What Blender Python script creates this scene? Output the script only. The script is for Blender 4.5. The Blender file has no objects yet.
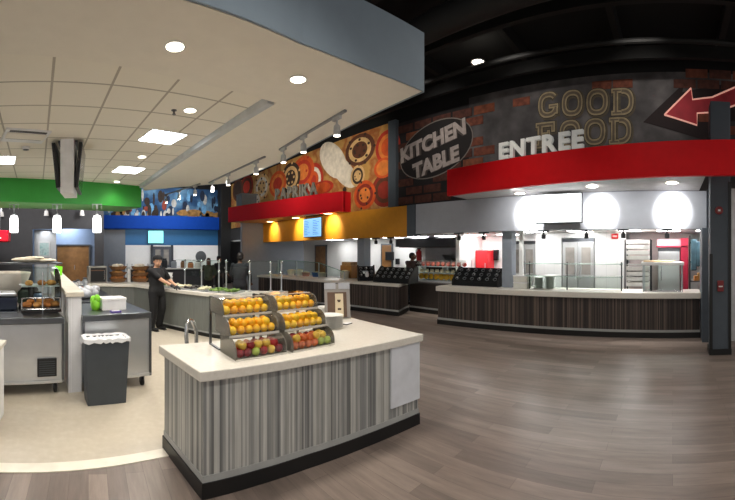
import bpy, bmesh, math, random
from mathutils import Vector, Matrix
R = random.Random(7)
bpy.context.scene.cycles.transparent_max_bounces = 40
PI = math.pi
COL = bpy.context.scene.collection
SC = bpy.context.scene

# ------------------------------------------------------------------ camera: a phone panorama (cylindrical sweep)
F, CX, HZ, EYE, BE = 372.0, 367.5, 251.0, 1.8, math.radians(47)
cam = bpy.data.cameras.new('camera')
cam.type = 'PANO'
cam.panorama_type = 'CENTRAL_CYLINDRICAL'
cam.central_cylindrical_range_u_min = -CX / F
cam.central_cylindrical_range_u_max = (735 - CX) / F
cam.central_cylindrical_range_v_min = -(500 - HZ) / F
cam.central_cylindrical_range_v_max = HZ / F
cam.central_cylindrical_radius = 1.0
cam.clip_start = 0.05; cam.clip_end = 200
co = bpy.data.objects.new('camera', cam); COL.objects.link(co)
co.location = (0, 0, EYE); co.rotation_euler = (PI / 2, 0, -(PI / 2 - BE))
SC.camera = co

# survey of the photograph: world x runs to the right-hand serveries, world y to the back wall
def brg(px): return BE - (px - CX) / F
def at_z(px, py, z):
    r = (z - EYE) * F / (HZ - py); return (r * math.cos(brg(px)), r * math.sin(brg(px)))
def at_x(px, py, X):
    r = X / math.cos(brg(px)); return (r * math.sin(brg(px)), EYE + (HZ - py) * r / F)
def at_y(px, py, Y):
    r = Y / math.sin(brg(px)); return (r * math.cos(brg(px)), EYE + (HZ - py) * r / F)
def at_r(px, py, r): return (r * math.cos(brg(px)), r * math.sin(brg(px)), EYE + (HZ - py) * r / F)

# ------------------------------------------------------------------ materials
def srgb(h):
    c = [int(h[i:i + 2], 16) / 255 for i in (0, 2, 4)]
    return tuple((x / 12.92 if x <= .04045 else ((x + .055) / 1.055) ** 2.4) for x in c) + (1,)
MATS = {}
def nt(name):
    m = bpy.data.materials.new(name); m.use_nodes = True
    t = m.node_tree; b = t.nodes['Principled BSDF']
    return m, t, b
def mat(name, hexc, rough=.5, metal=0., noise=.08, scale=6., emit=0., bump=0., spec=.5):
    if name in MATS: return MATS[name]
    m, t, b = nt(name); c = srgb(hexc)
    b.inputs['Roughness'].default_value = rough; b.inputs['Metallic'].default_value = metal
    b.inputs['Specular IOR Level'].default_value = spec
    tc = t.nodes.new('ShaderNodeTexCoord'); n = t.nodes.new('ShaderNodeTexNoise')
    n.inputs['Scale'].default_value = scale; n.inputs['Detail'].default_value = 3
    t.links.new(tc.outputs['Object'], n.inputs['Vector'])
    r = t.nodes.new('ShaderNodeValToRGB')
    r.color_ramp.elements[0].position = .3; r.color_ramp.elements[1].position = .7
    r.color_ramp.elements[0].color = tuple(max(0, x * (1 - noise)) for x in c[:3]) + (1,)
    r.color_ramp.elements[1].color = tuple(min(1, x * (1 + noise)) for x in c[:3]) + (1,)
    t.links.new(n.outputs['Fac'], r.inputs['Fac']); t.links.new(r.outputs['Color'], b.inputs['Base Color'])
    if emit:
        t.links.new(r.outputs['Color'], b.inputs['Emission Color']); b.inputs['Emission Strength'].default_value = emit
    if bump:
        bp = t.nodes.new('ShaderNodeBump'); bp.inputs['Strength'].default_value = bump; bp.inputs['Distance'].default_value = .01
        t.links.new(n.outputs['Fac'], bp.inputs['Height']); t.links.new(bp.outputs['Normal'], b.inputs['Normal'])
    MATS[name] = m; return m
def glass(name, tint='e8f4f0', op=.1, rough=.03, diffuse=None):
    if name in MATS: return MATS[name]
    m = bpy.data.materials.new(name); m.use_nodes = True; t = m.node_tree; t.nodes.clear()
    o = t.nodes.new('ShaderNodeOutputMaterial'); mx = t.nodes.new('ShaderNodeMixShader')
    tr = t.nodes.new('ShaderNodeBsdfTransparent'); tr.inputs['Color'].default_value = srgb(tint)
    if diffuse: pb = t.nodes.new('ShaderNodeBsdfPrincipled'); pb.inputs['Base Color'].default_value = srgb(diffuse); pb.inputs['Roughness'].default_value = .2
    else: pb = t.nodes.new('ShaderNodeBsdfGlossy'); pb.inputs['Roughness'].default_value = rough
    fr = t.nodes.new('ShaderNodeFresnel'); fr.inputs['IOR'].default_value = 1.45
    ad = t.nodes.new('ShaderNodeMath'); ad.operation = 'MULTIPLY_ADD'; ad.use_clamp = True; ad.inputs[1].default_value = .4; ad.inputs[2].default_value = op
    t.links.new(fr.outputs[0], ad.inputs[0]); t.links.new(ad.outputs[0], mx.inputs[0])
    t.links.new(tr.outputs[0], mx.inputs[1]); t.links.new(pb.outputs[0], mx.inputs[2]); t.links.new(mx.outputs[0], o.inputs[0])
    MATS[name] = m; return m
def math_node(t, op, a, b=None):
    n = t.nodes.new('ShaderNodeMath'); n.operation = op
    for i, v in enumerate((a, b)):
        if v is None: continue
        if isinstance(v, (int, float)): n.inputs[i].default_value = v
        else: t.links.new(v, n.inputs[i])
    return n.outputs[0]
def stripes(name, cols, freq, rough=.5, bump=.4):
    m, t, b = nt(name); tc = t.nodes.new('ShaderNodeTexCoord'); sp = t.nodes.new('ShaderNodeSeparateXYZ')
    t.links.new(tc.outputs['Object'], sp.inputs[0])
    s = math_node(t, 'ADD', sp.outputs['X'], sp.outputs['Y'])
    w = t.nodes.new('ShaderNodeTexVoronoi'); w.voronoi_dimensions = '1D'; w.inputs['Scale'].default_value = freq
    t.links.new(s, w.inputs['W'])
    sx = t.nodes.new('ShaderNodeSeparateColor'); t.links.new(w.outputs['Color'], sx.inputs[0])
    r = t.nodes.new('ShaderNodeValToRGB'); r.color_ramp.interpolation = 'CONSTANT'
    els = r.color_ramp.elements
    while len(els) < len(cols): els.new(.5)
    for i, c in enumerate(cols): els[i].position = i / len(cols); els[i].color = srgb(c)
    t.links.new(sx.outputs[0], r.inputs['Fac'])
    n = t.nodes.new('ShaderNodeTexNoise'); n.inputs['Scale'].default_value = 5
    mp = t.nodes.new('ShaderNodeMapping'); mp.inputs['Scale'].default_value = (8, 8, .6)
    t.links.new(tc.outputs['Object'], mp.inputs[0]); t.links.new(mp.outputs[0], n.inputs['Vector'])
    mx = t.nodes.new('ShaderNodeMixRGB'); mx.blend_type = 'OVERLAY'; mx.inputs[0].default_value = .25
    t.links.new(r.outputs[0], mx.inputs[1]); t.links.new(n.outputs['Fac'], mx.inputs[2]); t.links.new(mx.outputs[0], b.inputs['Base Color'])
    b.inputs['Roughness'].default_value = rough
    bp = t.nodes.new('ShaderNodeBump'); bp.inputs['Strength'].default_value = bump; bp.inputs['Distance'].default_value = .006
    t.links.new(sx.outputs[0], bp.inputs['Height']); t.links.new(bp.outputs['Normal'], b.inputs['Normal'])
    MATS[name] = m; return m
def planks(name):
    m, t, b = nt(name); tc = t.nodes.new('ShaderNodeTexCoord')
    mp = t.nodes.new('ShaderNodeMapping'); mp.inputs['Rotation'].default_value = (0, 0, PI / 2)
    t.links.new(tc.outputs['Object'], mp.inputs[0])
    br = t.nodes.new('ShaderNodeTexBrick'); br.inputs['Scale'].default_value = 1; br.inputs['Brick Width'].default_value = 1.2
    br.inputs['Row Height'].default_value = .15; br.inputs['Mortar Size'].default_value = .0012; br.inputs['Bias'].default_value = 0
    br.inputs['Color1'].default_value = srgb('8a7c73'); br.inputs['Color2'].default_value = srgb('6f635c'); br.inputs['Mortar'].default_value = srgb('564b45')
    t.links.new(mp.outputs[0], br.inputs['Vector'])
    n = t.nodes.new('ShaderNodeTexNoise'); n.inputs['Scale'].default_value = 2.2; n.inputs['Detail'].default_value = 6; n.inputs['Roughness'].default_value = .65
    m2 = t.nodes.new('ShaderNodeMapping'); m2.inputs['Scale'].default_value = (6, .7, 1)
    t.links.new(tc.outputs['Object'], m2.inputs[0]); t.links.new(m2.outputs[0], n.inputs['Vector'])
    r = t.nodes.new('ShaderNodeValToRGB'); r.color_ramp.elements[0].position = .3; r.color_ramp.elements[1].position = .72
    r.color_ramp.elements[0].color = (.32, .32, .32, 1); r.color_ramp.elements[1].color = (.68, .67, .66, 1)
    t.links.new(n.outputs['Fac'], r.inputs[0])
    mx = t.nodes.new('ShaderNodeMixRGB'); mx.blend_type = 'OVERLAY'; mx.inputs[0].default_value = .7
    t.links.new(br.outputs['Color'], mx.inputs[1]); t.links.new(r.outputs[0], mx.inputs[2]); t.links.new(mx.outputs[0], b.inputs['Base Color'])
    b.inputs['Roughness'].default_value = .36
    bp = t.nodes.new('ShaderNodeBump'); bp.inputs['Strength'].default_value = .12; bp.inputs['Distance'].default_value = .004
    t.links.new(n.outputs['Fac'], bp.inputs['Height']); t.links.new(bp.outputs['Normal'], b.inputs['Normal'])
    MATS[name] = m; return m
def gridmat(name, base, line, size, rot, w=.012, rough=.8, pin=(0, 0)):
    m, t, b = nt(name); tc = t.nodes.new('ShaderNodeTexCoord')
    mp = t.nodes.new('ShaderNodeMapping'); mp.inputs['Rotation'].default_value = (0, 0, rot)
    t.links.new(tc.outputs['Object'], mp.inputs[0])
    mp.inputs['Location'].default_value = (*(Matrix.Rotation(rot, 2) @ Vector(pin) * -1), 0)
    sp = t.nodes.new('ShaderNodeSeparateXYZ'); t.links.new(mp.outputs[0], sp.inputs[0])
    ds = []
    for a in ('X', 'Y'):
        q = math_node(t, 'DIVIDE', sp.outputs[a], size); fr = math_node(t, 'FRACT', q)
        d = math_node(t, 'ABSOLUTE', math_node(t, 'SUBTRACT', fr, .5)); ds.append(d)
    mxv = math_node(t, 'MAXIMUM', ds[0], ds[1]); g = math_node(t, 'GREATER_THAN', mxv, .5 - w / size)
    n = t.nodes.new('ShaderNodeTexNoise'); n.inputs['Scale'].default_value = 60
    t.links.new(tc.outputs['Object'], n.inputs['Vector'])
    mx = t.nodes.new('ShaderNodeMixRGB'); t.links.new(g, mx.inputs[0]); mx.inputs[1].default_value = srgb(base); mx.inputs[2].default_value = srgb(line)
    m2 = t.nodes.new('ShaderNodeMixRGB'); m2.blend_type = 'OVERLAY'; m2.inputs[0].default_value = .12
    t.links.new(mx.outputs[0], m2.inputs[1]); t.links.new(n.outputs['Fac'], m2.inputs[2]); t.links.new(m2.outputs[0], b.inputs['Base Color'])
    b.inputs['Roughness'].default_value = rough
    MATS[name] = m; return m
def ramp_noise(name, stops, scale, rough=.8, detail=5, kind='noise'):
    m, t, b = nt(name); tc = t.nodes.new('ShaderNodeTexCoord')
    if kind == 'noise':
        n = t.nodes.new('ShaderNodeTexNoise'); n.inputs['Detail'].default_value = detail; out = n.outputs['Fac']
    else:
        n = t.nodes.new('ShaderNodeTexVoronoi'); out = n.outputs['Distance']
    n.inputs['Scale'].default_value = scale
    t.links.new(tc.outputs['Object'], n.inputs['Vector'])
    r = t.nodes.new('ShaderNodeValToRGB'); els = r.color_ramp.elements
    while len(els) < len(stops): els.new(.5)
    for i, (p, c) in enumerate(stops): els[i].position = p; els[i].color = srgb(c)
    t.links.new(out, r.inputs[0]); t.links.new(r.outputs[0], b.inputs['Base Color']); b.inputs['Roughness'].default_value = rough
    MATS[name] = m; return m
def emis(name, hexc, strength):
    return mat(name, hexc, .5, 0, .02, 4, emit=strength)

G = dict
wood_floor = planks('wood plank vinyl')
cream = ramp_noise('cream quartz floor', [(.3, 'bfb5a3'), (.55, 'c4baa9'), (.7, 'c8bfaf')], 14, .3)
strip_w = mat('border strip', 'e6dfd0', .35)
soffit_w = mat('soffit plaster', 'eee8dc', .85, 0, .02)
tile_m = gridmat('ceiling tile', 'f0eadd', 'b9b1a3', .64, math.radians(-8), .014, .8, (-.38, 3.89))
fascia_g = mat('blue grey paint', '8796a2', .7, 0, .03)
grey_wall = mat('grey paint', '7f858e', .75, 0, .04)
bulk_grey = mat('pale grey paint', 'a4a8b0', .7, 0, .03)
dark_wall = mat('charcoal paint', '3d3e42', .8, 0, .06)
black_ceil = mat('black ceiling', '080809', .9, 0, .3, 2)
black_beam = mat('black steel', '0a0a0a', .7, 0, .2)
red_m = mat('red panel', 'd60d17', .5, 0, .04, spec=.25)
dred_m = mat('deep red panel', 'b00c1a', .5, 0, .04, spec=.25)
green_m = mat('green panel', '2f9a34', .5, 0, .04)
blue_m = mat('blue panel', '0a3f9c', .7, 0, .05, spec=.15)
blue_wall = mat('blue paint', '2a6aa0', .6, 0, .05)
yellow_m = mat('mustard paint', 'd08c1c', .65, 0, .05)
white_m = mat('white paint', 'e6e6e4', .6, 0, .02)
white_tile = gridmat('white wall tile', 'e4e4e2', 'c9c9c8', .3, 0, .004, .3)
counter_w = ramp_noise('white quartz', [(.3, 'd0cbc0'), (.5, 'd5d0c6'), (.7, 'd9d4cb')], 40, .3)
panel_isl = stripes('grey striped laminate', ['7d7e7d', 'a6a6a2', '90908c', 'b5b4af', '858684', '9b9b96', '686967', 'b0afa9'], 58, .5)
panel_dark = stripes('dark striped laminate', ['2b2422', '4a3f39', '372e2b', '5f5249', '262120', '433934'], 48, .5)
panel_char = mat('charcoal laminate', '38302d', .5, 0, .15, 20)
band_g = mat('grey base band', '9b9c9a', .5)
kick_b = mat('black base', '0f0f10', .4)
steel = mat('brushed steel', 'c6c9cd', .3, .8, .06, 3)
steel_d = mat('dark steel', '6e7176', .35, 1, .08, 3)
chrome = mat('chrome', 'd6d8da', .12, 1, .02)
black_p = mat('black plastic', '141416', .45)
dk_grey = mat('dark grey plastic', '3b4147', .5)
white_p = mat('white plastic', 'e8e8e8', .4)
col_dark = mat('slate column paint', '4a525b', .6, 0, .05)
col_grey = mat('grey column paint', '8f97a1', .6, 0, .04)
wood_d = ramp_noise('brown door wood', [(.3, '7a5228'), (.6, '8d6233'), (.75, '9b6f3d')], 5, .5)
clear = glass('clear acrylic', 'f4f6f4', .03)
glass_g = glass('guard glass', 'eaf5f0', .02)
acry_g = glass('smoky acrylic', 'e8e4da', .42, .1, '8f8b84')
lamp_w = emis('lamp lens', 'fff4e2', 14)
panel_e = emis('light panel', 'ffffff', 16)
panel_k = emis('kitchen light panel', 'ffffff', 20)
pend_e = emis('pendant glass', 'ffffff', 5)
warm_e = emis('warm lamp lens', 'ffdca0', 14)

# ------------------------------------------------------------------ mesh helpers
def T(c=(0, 0, 0), rz=0, rx=0, ry=0):
    return Matrix.Translation(c) @ Matrix.Rotation(rz, 4, 'Z') @ Matrix.Rotation(ry, 4, 'Y') @ Matrix.Rotation(rx, 4, 'X')
class B:
    def __init__(s): s.bm = bmesh.new(); s.mi = 0
    def _f(s, vs):
        try: f = s.bm.faces.new(vs); f.material_index = s.mi; return f
        except ValueError: return None
    def box(s, x0, x1, y0, y1, z0, z1, M=None):
        c = [(x, y, z) for z in (z0, z1) for y in (y0, y1) for x in (x0, x1)]
        v = [s.bm.verts.new(M @ Vector(p) if M else p) for p in c]
        for q in ((0, 2, 3, 1), (4, 5, 7, 6), (0, 1, 5, 4), (2, 6, 7, 3), (0, 4, 6, 2), (1, 3, 7, 5)): s._f([v[i] for i in q])
        return s
    def prism(s, poly, z0, z1, M=None):
        if sum(a[0] * b[1] - b[0] * a[1] for a, b in zip(poly, poly[1:] + poly[:1])) < 0: poly = poly[::-1]
        a = [s.bm.verts.new(M @ Vector((p[0], p[1], z0)) if M else (p[0], p[1], z0)) for p in poly]
        b = [s.bm.verts.new(M @ Vector((p[0], p[1], z1)) if M else (p[0], p[1], z1)) for p in poly]
        s._f(a[::-1]); s._f(b); n = len(poly)
        for i in range(n): s._f([a[i], a[(i + 1) % n], b[(i + 1) % n], b[i]])
        return s
    def wall(s, path, th, z0, z1):          # thick wall along a path, thickness to the left of travel
        return s.prism(list(path) + offset(path, th)[::-1], z0, z1)
    def lathe(s, prof, c=(0, 0, 0), seg=16, M=None, cap=True):
        rings = []
        for r, z in prof:
            ring = []
            for i in range(seg):
                a = 2 * PI * i / seg; p = Vector((c[0] + r * math.cos(a), c[1] + r * math.sin(a), c[2] + z))
                ring.append(s.bm.verts.new(M @ p if M else p))
            rings.append(ring)
        for a, b in zip(rings, rings[1:]):
            for i in range(seg): s._f([a[i], a[(i + 1) % seg], b[(i + 1) % seg], b[i]])
        if cap: s._f(rings[0][::-1]); s._f(rings[-1])
        return s
    def cyl(s, p0, p1, r0, r1=None, seg=12):
        p0, p1 = Vector(p0), Vector(p1); d = p1 - p0; L = d.length
        M = Matrix.Translation(p0) @ d.to_track_quat('Z', 'Y').to_matrix().to_4x4()
        return s.lathe([(r0, 0), (r0 if r1 is None else r1, L)], seg=seg, M=M)
    def tube(s, pts, r, seg=8):
        pts = [Vector(p) for p in pts]; rs = r if isinstance(r, (list, tuple)) else [r] * len(pts)
        rings = []; up = None
        for i, p in enumerate(pts):
            d = (pts[min(i + 1, len(pts) - 1)] - pts[max(i - 1, 0)]).normalized()
            if up is None: up = d.orthogonal().normalized()
            u = (up - d * up.dot(d)).normalized(); up = u; w = d.cross(u)
            rings.append([s.bm.verts.new(p + (u * math.cos(2 * PI * k / seg) + w * math.sin(2 * PI * k / seg)) * rs[i]) for k in range(seg)])
        for a, b in zip(rings, rings[1:]):
            for k in range(seg): s._f([a[k], a[(k + 1) % seg], b[(k + 1) % seg], b[k]])
        s._f(rings[0][::-1]); s._f(rings[-1]); return s
    def ball(s, c, r, seg=12, rings=8, M=None):
        if not isinstance(r, (tuple, list)): r = (r, r, r)
        prof = [(math.sin(PI * k / rings), -math.cos(PI * k / rings)) for k in range(rings + 1)]
        prof[0] = (.02, -1); prof[-1] = (.02, 1)
        m = (M or Matrix()) @ Matrix.Translation(c) @ Matrix.Diagonal((r[0], r[1], r[2], 1))
        return s.lathe(prof, seg=seg, M=m)
    def capsule(s, pts, rs, seg=12):        # tapered limb with round ends
        pts = [Vector(p) for p in pts]
        d0 = (pts[0] - pts[1]).normalized(); d1 = (pts[-1] - pts[-2]).normalized()
        P = [pts[0] + d0 * rs[0] * .95, pts[0] + d0 * rs[0] * .6] + pts + [pts[-1] + d1 * rs[-1] * .6, pts[-1] + d1 * rs[-1] * .95]
        Q = [rs[0] * .25, rs[0] * .8] + list(rs) + [rs[-1] * .8, rs[-1] * .25]
        return s.tube(P, Q, seg)
    def loft(s, secs, seg=16):              # secs: (x, y, z, rx, ry) ellipses
        rings = []
        for x, y, z, rx, ry in secs:
            rings.append([s.bm.verts.new((x + rx * math.cos(2 * PI * k / seg), y + ry * math.sin(2 * PI * k / seg), z)) for k in range(seg)])
        for a, b in zip(rings, rings[1:]):
            for k in range(seg): s._f([a[k], a[(k + 1) % seg], b[(k + 1) % seg], b[k]])
        s._f(rings[0][::-1]); s._f(rings[-1]); return s
    def poly(s, pts):
        s._f([s.bm.verts.new(p) for p in pts]); return s
    def m(s, i): s.mi = i; return s
def offset(path, th):
    out = []
    for i, p in enumerate(path):
        a = path[max(i - 1, 0)]; b = path[min(i + 1, len(path) - 1)]
        dx, dy = b[0] - a[0], b[1] - a[1]; L = math.hypot(dx, dy) or 1
        out.append((p[0] - dy / L * th, p[1] + dx / L * th))
    return out

def tag(o, label, cat, group=None, kind=None):
    o['label'] = label; o['category'] = cat
    if group: o['group'] = group
    if kind: o['kind'] = kind
    return o
def thing(name, label, cat, loc=(0, 0, 0), rz=0, group=None):
    o = bpy.data.objects.new(name, None); o.empty_display_size = .1; COL.objects.link(o)
    o.location = loc; o.rotation_euler = (0, 0, rz)
    return tag(o, label, cat, group)
def chain_matrix(o):
    m = Matrix()
    while o is not None: m = o.matrix_basis @ m; o = o.parent
    return m
def obj(name, b, mats, parent=None, bevel=0, smooth=False, world=False, label=None, seg=2):
    bm = b.bm
    if world and parent is not None: bm.transform(chain_matrix(parent).inverted())
    bmesh.ops.recalc_face_normals(bm, faces=bm.faces)
    me = bpy.data.meshes.new(name); bm.to_mesh(me); bm.free()
    if smooth:
        for p in me.polygons: p.use_smooth = True
    o = bpy.data.objects.new(name, me); COL.objects.link(o)
    for m in (mats if isinstance(mats, (list, tuple)) else [mats]): me.materials.append(m)
    if parent is not None: o.parent = parent
    if bevel:
        md = o.modifiers.new('bevel', 'BEVEL'); md.width = bevel; md.segments = seg; md.limit_method = 'ANGLE'; md.angle_limit = .6
    if smooth and bevel == 0:
        try: me.set_sharp_from_angle(angle=math.radians(40))
        except Exception: pass
    if label: o['label'] = label
    return o
def struct(name, b, m, **k):
    o = obj(name, b, m, **k); o['kind'] = 'structure'; return o
def dup(root, loc, rz=None, label=None, group=None):
    def cp(o, par):
        c = o.copy(); COL.objects.link(c); c.parent = par
        for ch in [x for x in KIDS(o)]: cp(ch, c)
        return c
    c = cp(root, None); c.location = loc
    if rz is not None: c.rotation_euler = (0, 0, rz)
    if label: c['label'] = label
    if group: c['group'] = group
    return c
def KIDS(o): return [x for x in bpy.data.objects if x.parent is o]

def text_mesh(txt, size, M, depth=.01, off=0., shear=0., width=None, spacing=1.):
    cu = bpy.data.curves.new('lettering', 'FONT'); cu.body = txt; cu.size = size; cu.extrude = depth; cu.offset = off; cu.shear = shear
    cu.space_character = spacing; cu.resolution_u = 3; cu.align_x = 'LEFT'
    o = bpy.data.objects.new('lettering', cu); COL.objects.link(o)
    dg = bpy.context.evaluated_depsgraph_get(); dg.update()
    me = bpy.data.meshes.new_from_object(o.evaluated_get(dg))
    bpy.data.objects.remove(o); bpy.data.curves.remove(cu)
    xs = [v.co.x for v in me.vertices]; ys = [v.co.y for v in me.vertices]
    x0, x1, y0, y1 = min(xs), max(xs), min(ys), max(ys)
    sx = (width / (x1 - x0)) if width else 1
    sy = size / (y1 - y0)                    # size = height of the lettering
    for v in me.vertices: v.co = M @ Vector(((v.co.x - x0) * sx, (v.co.y - y0) * sy, v.co.z))
    return me
def add_mesh(b, me):
    n0 = len(b.bm.faces); b.bm.from_mesh(me); b.bm.faces.ensure_lookup_table()
    for f in b.bm.faces[n0:]: f.material_index = b.mi
    bpy.data.meshes.remove(me); return b
def plane_mat(o, xdir, up):
    x = Vector(xdir).normalized(); u = Vector(up).normalized(); n = x.cross(u)
    M = Matrix((x, u, n)).transposed().to_4x4(); M.translation = o; return M

def spot(loc, aim, power, angle=70, blend=.6, color=(1, .93, .82), radius=.06):
    l = bpy.data.lights.new('spot_light', 'SPOT'); l.energy = power; l.spot_size = math.radians(angle); l.spot_blend = blend
    l.color = color; l.shadow_soft_size = radius
    o = bpy.data.objects.new('spot_light', l); COL.objects.link(o); o.location = loc
    o.rotation_euler = (Vector(aim) - Vector(loc)).to_track_quat('-Z', 'Y').to_euler(); return o
def area(loc, size, power, color=(1, 1, 1), aim=None):
    l = bpy.data.lights.new('area_light', 'AREA'); l.energy = power; l.size = size; l.color = color
    o = bpy.data.objects.new('area_light', l); COL.objects.link(o); o.location = loc
    if aim: o.rotation_euler = (Vector(aim) - Vector(loc)).to_track_quat('-Z', 'Y').to_euler()
    return o

# ================================================================== THE SETTING
struct('floor', B().box(-9, 16, -8, 24, -.05, 0), wood_floor)
kit = [(-9, 0.75), (-.74, 3.02), (.7, 3.26), (1.9, 3.5), (2.2, 5.0), (3.0, 6.6), (2.5, 9), (2.2, 12), (-9, 12)]
struct('floor', B().prism(kit, 0, .004), cream)
bs = [(-9, .66), (-.74, 2.93), (.72, 3.19)]
struct('trim_1', B().wall(bs, .13, 0, .007), strip_w)
# hall roof deck, black, with joists and ducts
struct('ceiling', B().box(-9, 9, -8, 22, 6.1, 6.2), black_ceil)
bb = B()
for y in range(-1, 20, 2): bb.box(-4, 8, y, y + .12, 5.85, 6.1)
for x in (3.9, 5.6, 7.3): bb.box(x, x + .1, -4, 20, 5.6, 5.85)
struct('trim_2', bb, black_beam)
bb = B()
bb.tube([(4.6, -3, 5.45), (4.9, 6, 5.45), (5.0, 14, 5.45)], .22, 14)
bb.tube([(6.6, -3, 5.5), (6.4, 6, 5.5), (6.3, 14, 5.5)], .05, 8)
struct('trim_3', bb, black_beam, smooth=True)
# right-hand wall over the serveries, and its lower bulkhead
struct('wall_right', B().box(7.8, 7.95, -3, 19.6, 3.05, 6.1), black_ceil)
struct('wall_right', B().box(7.72, 7.95, -.86, 6.38, 2.26, 3.05), bulk_grey)
struct('wall_right', B().box(7.72, 7.95, 6.69, 15.2, 2.2, 3.05), yellow_m)
struct('wall_right', B().box(7.70, 7.95, 6.39, 6.68, 2.2, 3.05), col_dark)
struct('wall_right', B().box(7.3, 7.95, -.86, -.58, 0, 2.255), col_dark)
# servery kitchen behind the bulkhead
struct('wall_inner_back', B().box(11.4, 11.55, -2.5, 20, 0, 2.4), white_m)
bb = B().box(10, 10.12, 1.27, 2.12, 0, 2.33).box(10, 10.12, 3.08, 3.86, 0, 2.33).box(10, 10.12, 2.12, 3.08, 2.17, 2.33)
struct('wall_inner_front', bb, white_tile)
struct('wall_inner_side', B().box(9.9, 11.4, 6.40, 6.53, 0, 2.33), white_m)
struct('wall_inner_end', B().box(7.95, 11.5, -2.6, -2.45, 0, 2.4), white_m)
struct('wall_inner_side', B().box(7.95, 9.98, 15.25, 15.4, 0, 2.33), grey_wall)
struct('ceiling', B().box(7.95, 11.4, -2.45, 20, 2.33, 2.4), white_m)
# back of the hall
struct('wall_back', B().box(6.65, 7.95, 15.2, 15.35, 0, 3.1), grey_wall)
struct('wall_back', B().box(.7, 8.8, 20.0, 20.15, 2.12, 3.0).box(-.1, 2.0, 20.0, 20.15, 0, 3.0), [blue_wall])
struct('wall_back', B().box(.6, 1.98, 19.9, 20, 0, 2.95), grey_wall)
struct('wall_back', B().box(7.9, 9.5, 19.7, 19.85, 0, 6.1), dark_wall)  # charcoal wall filling what is only a shadowed gap by the black column
struct('wall_back', B().box(-1, 9.5, 20.15, 20.3, 3.0, 6.1), black_ceil)
struct('wall_far_back', B().box(.5, 9, 24, 24.1, 0, 3.2), white_m)
struct('ceiling', B().box(.5, 9, 20.2, 24.1, 3.2, 3.3), white_m)
# far left wall with its doorway
bb = B().box(-9, -2.28, 15, 15.15, 0, 3.9).box(.25, .62, 15, 15.15, 0, 3.9).box(-2.28, .25, 15, 15.15, 2.7, 3.9)
struct('wall_left', bb, dark_wall)
struct('wall_left', B().box(.45, .6, 15.15, 20, 0, 3.9), dark_wall)
blue_pale = mat('pale blue paint', '8d9db5', .7, 0, .03)
struct('wall_passage', B().box(-4, .45, 17, 17.1, 0, 3.4), blue_pale)
struct('wall_passage', B().box(-2.28, -1.36, 15.6, 15.7, 0, 2.7), mat('pale lobby panel', 'aeb2b6', .6))
dr = B().box(-1.42, .02, 16.93, 16.99, 0, 2.03)
d1 = struct('door_1', dr, wood_d)
obj('door_frame', B().box(-1.5, -1.42, 16.9, 17, 0, 2.1).box(.02, .1, 16.9, 17, 0, 2.1).box(-1.42, .02, 16.9, 17, 2.03, 2.1), steel_d, d1)
obj('door_handle', B().tube([(-.62, 16.9, .95), (-.62, 16.86, .95), (-.62, 16.86, 1.15), (-.62, 16.9, 1.15)], .015), chrome, d1)
struct('wall_far_left', B().box(-9, -8.9, 3, 15, 0, 4.1), dark_wall)

# ---- dropped ceiling of the servery on the left
front = [(-9, 1.2), (3.1, 2.48), (2.07, 3.75), (-9, 1.15 + .1)]
fr = [(-9, .9), (3.1, 2.48), (2.07, 3.74), (.9, 3.58), (-.75, 3.12), (-9, 1.0)]
rt = [(3.1, 2.48), (3.5, 6), (3.42, 8.7), (1.56, 10.32), (1.46, 9.9), (2.07, 3.74)]
lowf = [(-9, 1.6), (-.6, 2.2), (.62, 2.44), (1.66, 2.58), (2.3, 2.57), (3.1, 2.48), (2.07, 3.74), (.9, 3.58), (-.75, 3.12), (-9, 1.9)]
struct('ceiling', B().prism(lowf, 3.5, 4.05).prism(rt, 3.5, 4.05), soffit_w)
struct('ceiling', B().prism([(-9, 1.6), (2.15, 3.6), (1.6, 10.2), (1.5, 10.25), (-2.2, 8.8), (-9, 6.2)], 3.58, 3.65), tile_m)
struct('trim_4', B().wall([(-9, 1.59), (-.6, 2.19), (.62, 2.43), (1.66, 2.57), (2.3, 2.56), (3.11, 2.47)], -.02, 3.5, 4.12).wall([(3.11, 2.47), (3.51, 6), (3.44, 8.7), (1.6, 10.32)], -.02, 3.5, 4.12), fascia_g)
struct('trim_5', B().wall([(2.06, 3.78), (1.46, 9.9)], .09, 3.492, 3.58), mat('recess edge', 'c3c6c9', .6))
# green fascia with its lower ledge
gl = [(-8.7, 6.17), (-2.15, 8.75), (1.45, 10.12)]
bb = B().wall(gl, .12, 3.0, 3.6)
gf = thing('green_fascia', 'long green fascia board along the back edge of the tiled ceiling', 'fascia', (0, 9.6, 3.0))
obj('front_board', bb, green_m, gf, world=True)
obj('underside', B().wall([(-8.7, 6.3), (-2.2, 8.87), (1.4, 10.24)], 1.2, 3.0, 3.05), mat('green underside', '79b36b', .6), gf, world=True)
struct('ceiling', B().prism([(-9, 7.4), (1.2, 11.4), (.62, 15), (-9, 15)], 3.85, 3.9), black_ceil)

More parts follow.
